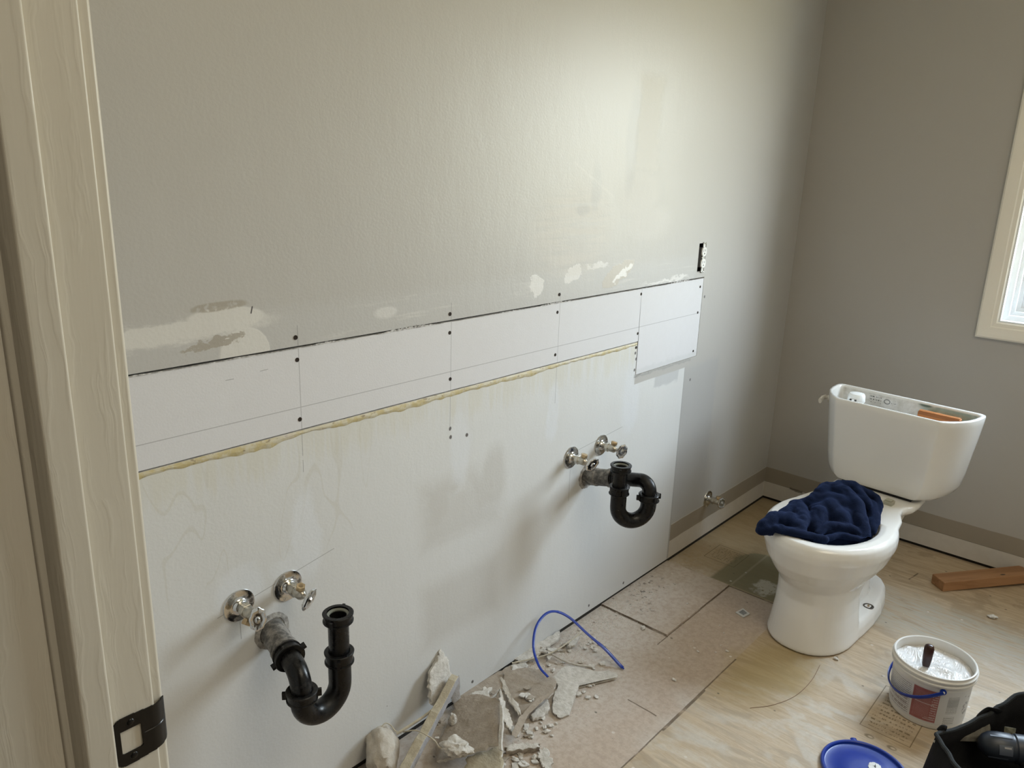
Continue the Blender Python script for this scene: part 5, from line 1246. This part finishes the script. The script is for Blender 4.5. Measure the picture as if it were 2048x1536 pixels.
# lumps at the lower left
chunk('plaster_lump', 'big rounded dusty plaster lump at the wall foot in the bottom of the picture', 'plaster', at_z(764, 1530, 0.003), 0.062, (1.25, .62, .72), gyp('dusty_lump', (0.46, 0.41, 0.34), (0.56, 0.52, 0.46), 22), G, 1, 4, .22)
chunk('plaster_lump', 'knobbly white plaster lump lying on the brown slab', 'plaster', at_z(912, 1512, 0.046), 0.026, (1.3, 1.0, .7), None, G, 2.2, 4, .5)
chunk('plaster_lump', 'upright white flake in the hollow between cream offcut and brown slab', 'plaster', at_z(905, 1452, 0.03), 0.014, (.7, .7, 1.2), None, G, 5.1, 3, .4)
chunk('plaster_lump', 'flat white flake wedged at the head of the hollow behind the brown slab', 'plaster', at_z(945, 1418, 0.035), 0.015, (1.3, .8, .5), None, G, 6.4, 3, .4)
# thin things
def fibre(name, label, cat, pts, r, mat, group=None):
    bm = bmesh.new(); tube(bm, spline(pts, 8), r, 8); return tag(obj(name, bm, mat, smooth=True), label, cat, group)
M_straw = simple('straw_fibre', (0.60, 0.54, 0.42), 0.6, var=.3, vscale=50)
fibre('wooden_stick', 'thin straight stick leaning over the shadow by the wall', 'stick', [at_z(793, 1468, .075), at_z(840, 1438, .095), at_z(878, 1410, .115)], 0.0034, M_straw)
fibre('tape_strand', 'thin pale strand looping up over the rounded plaster lump', 'strand', [at_z(760, 1487, .07), at_z(761, 1463, .08), at_z(769, 1447, .09), at_z(781, 1450, .085), at_z(791, 1462, .078), at_z(803, 1466, .075)], 0.0014, M_straw)
fibre('tape_strand', 'thin pale strand curving across the cream offcut to the white lump', 'strand', [at_z(806, 1464, .07), at_z(832, 1461, .09), at_z(856, 1472, .10), at_z(870, 1482, .09), at_z(878, 1494, .07), at_z(888, 1497, .066)], 0.0017, M_straw)
fibre('thin_rod', 'long thin pale rod lying across the scraps under the blue band', 'rod', [at_z(1024, 1326, .022), at_z(1075, 1315, .024), at_z(1110, 1302, .022), at_z(1140, 1282, .020), at_z(1168, 1262, .014)], 0.0020, M_straw)
fibre('thin_rod', 'short pale twisted sliver lying right of the blue band', 'rod', [at_z(1103, 1308, .018), at_z(1125, 1320, .012), at_z(1150, 1329, .010), at_z(1181, 1333, .006)], 0.0030, M_gyp)
# blue strap arching off the rubble
bm = bmesh.new()
sp = spline([at_z(1096, 1354, .050), at_z(1078, 1332, .062), at_z(1067, 1295, .085), at_z(1072, 1255, .115), at_z(1090, 1229, .130), at_z(1112, 1223, .128), at_z(1140, 1236, .108), at_z(1175, 1268, .075), at_z(1210, 1298, .045), at_z(1238, 1328, .012), at_z(1248, 1338, .004)], 8)
tube(bm, sp, [0.0040]*(len(sp)-40)+[0.0048]*20+[0.0058]*14+[0.0062]*3+[0.0030]*3, 12, flat=(.45, 1.0), up=(0, 0, 1))
tag(obj('blue_band', bm, M_blue, smooth=True), 'springy blue plastic band arching over the rubble near the wall', 'plastic band')
# paper/tile chip near the toilet
bm = bmesh.new(); q = [at_z(*w, 0.004) for w in ((1471, 1224), (1486, 1216), (1500, 1227), (1487, 1234))]
vt = [bm.verts.new(v) for v in q]; vb_ = [bm.verts.new(v-Vector((0, 0, .0035))) for v in q]; bm.faces.new(vt); bm.faces.new(list(reversed(vb_)))
for i in range(4): bm.faces.new((vt[i], vb_[i], vb_[(i+1) % 4], vt[(i+1) % 4]))
bmesh.ops.recalc_face_normals(bm, faces=bm.faces); cc = sum(q, Vector())/4
pc = tag(obj('paint_chip', bm, simple('chip_white', (0.62, 0.62, 0.60), 0.5), bevel=.0006), 'diamond shaped chip with a white edge lying left of the toilet base', 'paint chip')
bm = bmesh.new(); vt = [bm.verts.new(cc+(v-cc)*.62+Vector((0, 0, .0006))) for v in q]; bm.faces.new(vt); f_ = list(bm.faces); bmesh.ops.recalc_face_normals(bm, faces=bm.faces)
obj('grey_face', bm, simple('chip_grey', (0.33, 0.34, 0.34), 0.6, var=.5, vscale=200), pc)
frags = []
for s_ in range(7):
    bm = bmesh.new(); m_ = 9; pr = [Vector((math.cos(2*math.pi*i/m_)*RN.uniform(.55, 1.25), math.sin(2*math.pi*i/m_)*RN.uniform(.35, .75), 0)) for i in range(m_)]
    loft(bm, [[q*.92 for q in pr], [q+Vector((0, 0, .18)) for q in pr], [q*.97+Vector((0, 0, .30+.08*RN.random())) for q in pr], [q*.5+Vector((0, 0, .36)) for q in pr]])
    bmesh.ops.recalc_face_normals(bm, faces=bm.faces)
    me = bpy.data.meshes.new('plaster_fragment'); bm.to_mesh(me); bm.free(); me.materials.append((M_bit, M_bit, M_bitb, M_bit, M_bit, M_bitb, M_bit)[s_]); frags.append(me)
for (px, py, n_, sx, sy, z_, w_) in ((955, 1395, 7, 30, 14, .018, 'between wall and propped brown slab'), (1075, 1300, 12, 40, 16, .012, 'along the wall foot left of the blue band'), (1030, 1350, 5, 14, 10, .012, 'behind the long white splinters'), (1060, 1395, 6, 22, 18, .034, 'on the torn brown paper sheet'), (1130, 1300, 8, 30, 14, .001, 'under the thin rod inside the blue band'), (1035, 1520, 7, 30, 12, .001, 'at the bottom edge right of the cream slab'), (900, 1470, 6, 18, 20, .02, 'in the hollow beside the cream offcut'), (845, 1440, 5, 12, 14, .001, 'in the shadow under the leaning stick'), (1060, 1470, 8, 26, 16, .001, 'in front of the flat rounded scrap'), (1180, 1330, 5, 34, 12, .001, 'beside the tail of the hooked plaster skin'), (1170, 1390, 4, 20, 10, .001, 'below the hooked plaster skin'), (940, 1400, 6, 18, 8, .03, 'at the head of the propped brown slab')):
    for _ in range(n_):
        o = bpy.data.objects.new('plaster_fragment', RN.choice(frags)); COL.objects.link(o); r_ = RN.uniform(.006, .017)
        o.location = at_z(px+RN.gauss(0, sx*.55), py+RN.gauss(0, sy*.55), z_); o.scale = (r_, r_, r_*RN.uniform(.6, 1.2)); o.rotation_euler = (RN.uniform(-.25, .25), RN.uniform(-.25, .25), RN.uniform(0, 6.28))
        if o.location.y > -0.012: o.location.y = -0.014
        tag(o, 'small broken gypsum fragment '+w_, 'plaster', 'small plaster fragments '+w_)
# scattered chips as individuals (one shared look) and dust as stuff
proto = []
for s in range(6):
    bm = bmesh.new(); bmesh.ops.create_icosphere(bm, subdivisions=2, radius=1.0)
    for v in bm.verts:
        k_ = 1+.5*mnoise.noise(v.co*1.5+Vector((s*7, 0, 0))); v.co = Vector((v.co.x*1.2*k_, v.co.y*.8*k_, v.co.z*.45*k_))
    zm = min(v.co.z for v in bm.verts)
    for v in bm.verts: v.co.z -= zm
    me = bpy.data.meshes.new('plaster_crumb'); bm.to_mesh(me); bm.free(); me.materials.append(M_bit); proto.append(me)
def crumb(px, py, r, label=None, z=0.0005):
    w = at_z(px, py, z); o = bpy.data.objects.new('plaster_crumb', RN.choice(proto)); COL.objects.link(o)
    if w.y > -0.01: w.y = -0.012
    o.location = w; o.scale = (r, r, r); o.rotation_euler = (0, 0, RN.uniform(0, 6.28))
    tag(o, label or 'small white plaster crumb on the floor near the rubble', 'plaster crumb', 'plaster crumbs on the floor')
single = {(1286, 1257): 'white flake leaning on the raised edge of the floor sheet', (1640, 1290, ): 'white crumb just in front of the toilet base', (1984, 1236): 'thin pale flake on the floor in front of the pine board', (1365, 1249): 'pale flake right of the corner of the raised floor sheet',
          (1348, 1357): 'lone white crumb on bare plywood below the raised sheet', (1454, 1301): 'round white crumb on the plywood left of the toilet base'}
crumb(1286, 1258, 0.009, single[(1286, 1257)]); crumb(1672, 1291+28, 0.007, 'white crumb just in front of the toilet base')
o_ = crumb(1984, 1236, 0.012, single[(1984, 1236)]); crumb(1348, 1361, 0.006, single[(1348, 1357)]); crumb(1454, 1303, 0.005, single[(1454, 1301)])
bag_pts = []
for (px, py, n_, sx, sy, r0, r1, w_) in ((1190, 1290, 12, 40, 22, .003, .008, 'under the arch of the blue band'), (1120, 1330, 8, 50, 20, .004, .008, 'where the near end of the blue band lands'), (1165, 1385, 8, 30, 18, .003, .007, 'below the arm of the hooked plaster skin'), (1070, 1450, 14, 35, 22, .003, .008, 'in front of the curled paper flap'), (1040, 1515, 8, 30, 14, .004, .009, 'at the bottom edge beside the short thick offcut'),
        (975, 1408, 10, 40, 20, .004, .010, 'behind the propped brown slab'), (1390, 1200, 6, 60, 30, .002, .004, 'on the raised floor sheet'), (1440, 1280, 6, 60, 35, .002, .005, 'on bare plywood left of the toilet')):
    for _ in range(n_):
        cr_ = crumb(px+RN.gauss(0, sx*.6), py+RN.gauss(0, sy*.6), RN.uniform(r0, r1), 'small white plaster crumb '+w_, z=0.0046 if px < 1391 and px > 1300 else 0.0005)
bm = bmesh.new()
for _ in range(4200):
    t = RN.random(); x = -2.05+1.0*t**1.2; y = -abs(RN.gauss(0, .11+.05*(1-t)))-.004; r = RN.uniform(.0005, .0026)*(1.2 if y > -.1 else .8)
    if y < -.42: continue
    z0 = 0.0045 if (-1.24 < x < -.818 and y > -.2475) else 0
    q = [bm.verts.new((x+r*math.cos(a)*RN.uniform(.6, 1.2), y+r*math.sin(a)*RN.uniform(.6, 1.2), z0)) for a in (0, 1.57, 3.14, 4.71)]; tp = bm.verts.new((x, y, z0+r*.9))
    for i in range(4): bm.faces.new((q[i], q[(i+1) % 4], tp))
tag(obj('plaster_dust', bm, simple('grit', (0.60, 0.57, 0.52), 0.95)), 'fine white plaster grit scattered on the floor along the left wall', 'plaster dust', kind='stuff')
# curved hair-like thread on the plywood
fibre('thread', 'fine brown curved thread lying on the plywood in front of the toilet', 'thread', [at_z(1500, 1416, .001), at_z(1545, 1410, .001), at_z(1590, 1392, .001), at_z(1622, 1362, .001), at_z(1640, 1330, .001)], 0.0006, simple('brown_thread', (0.22, 0.13, 0.08), .7))
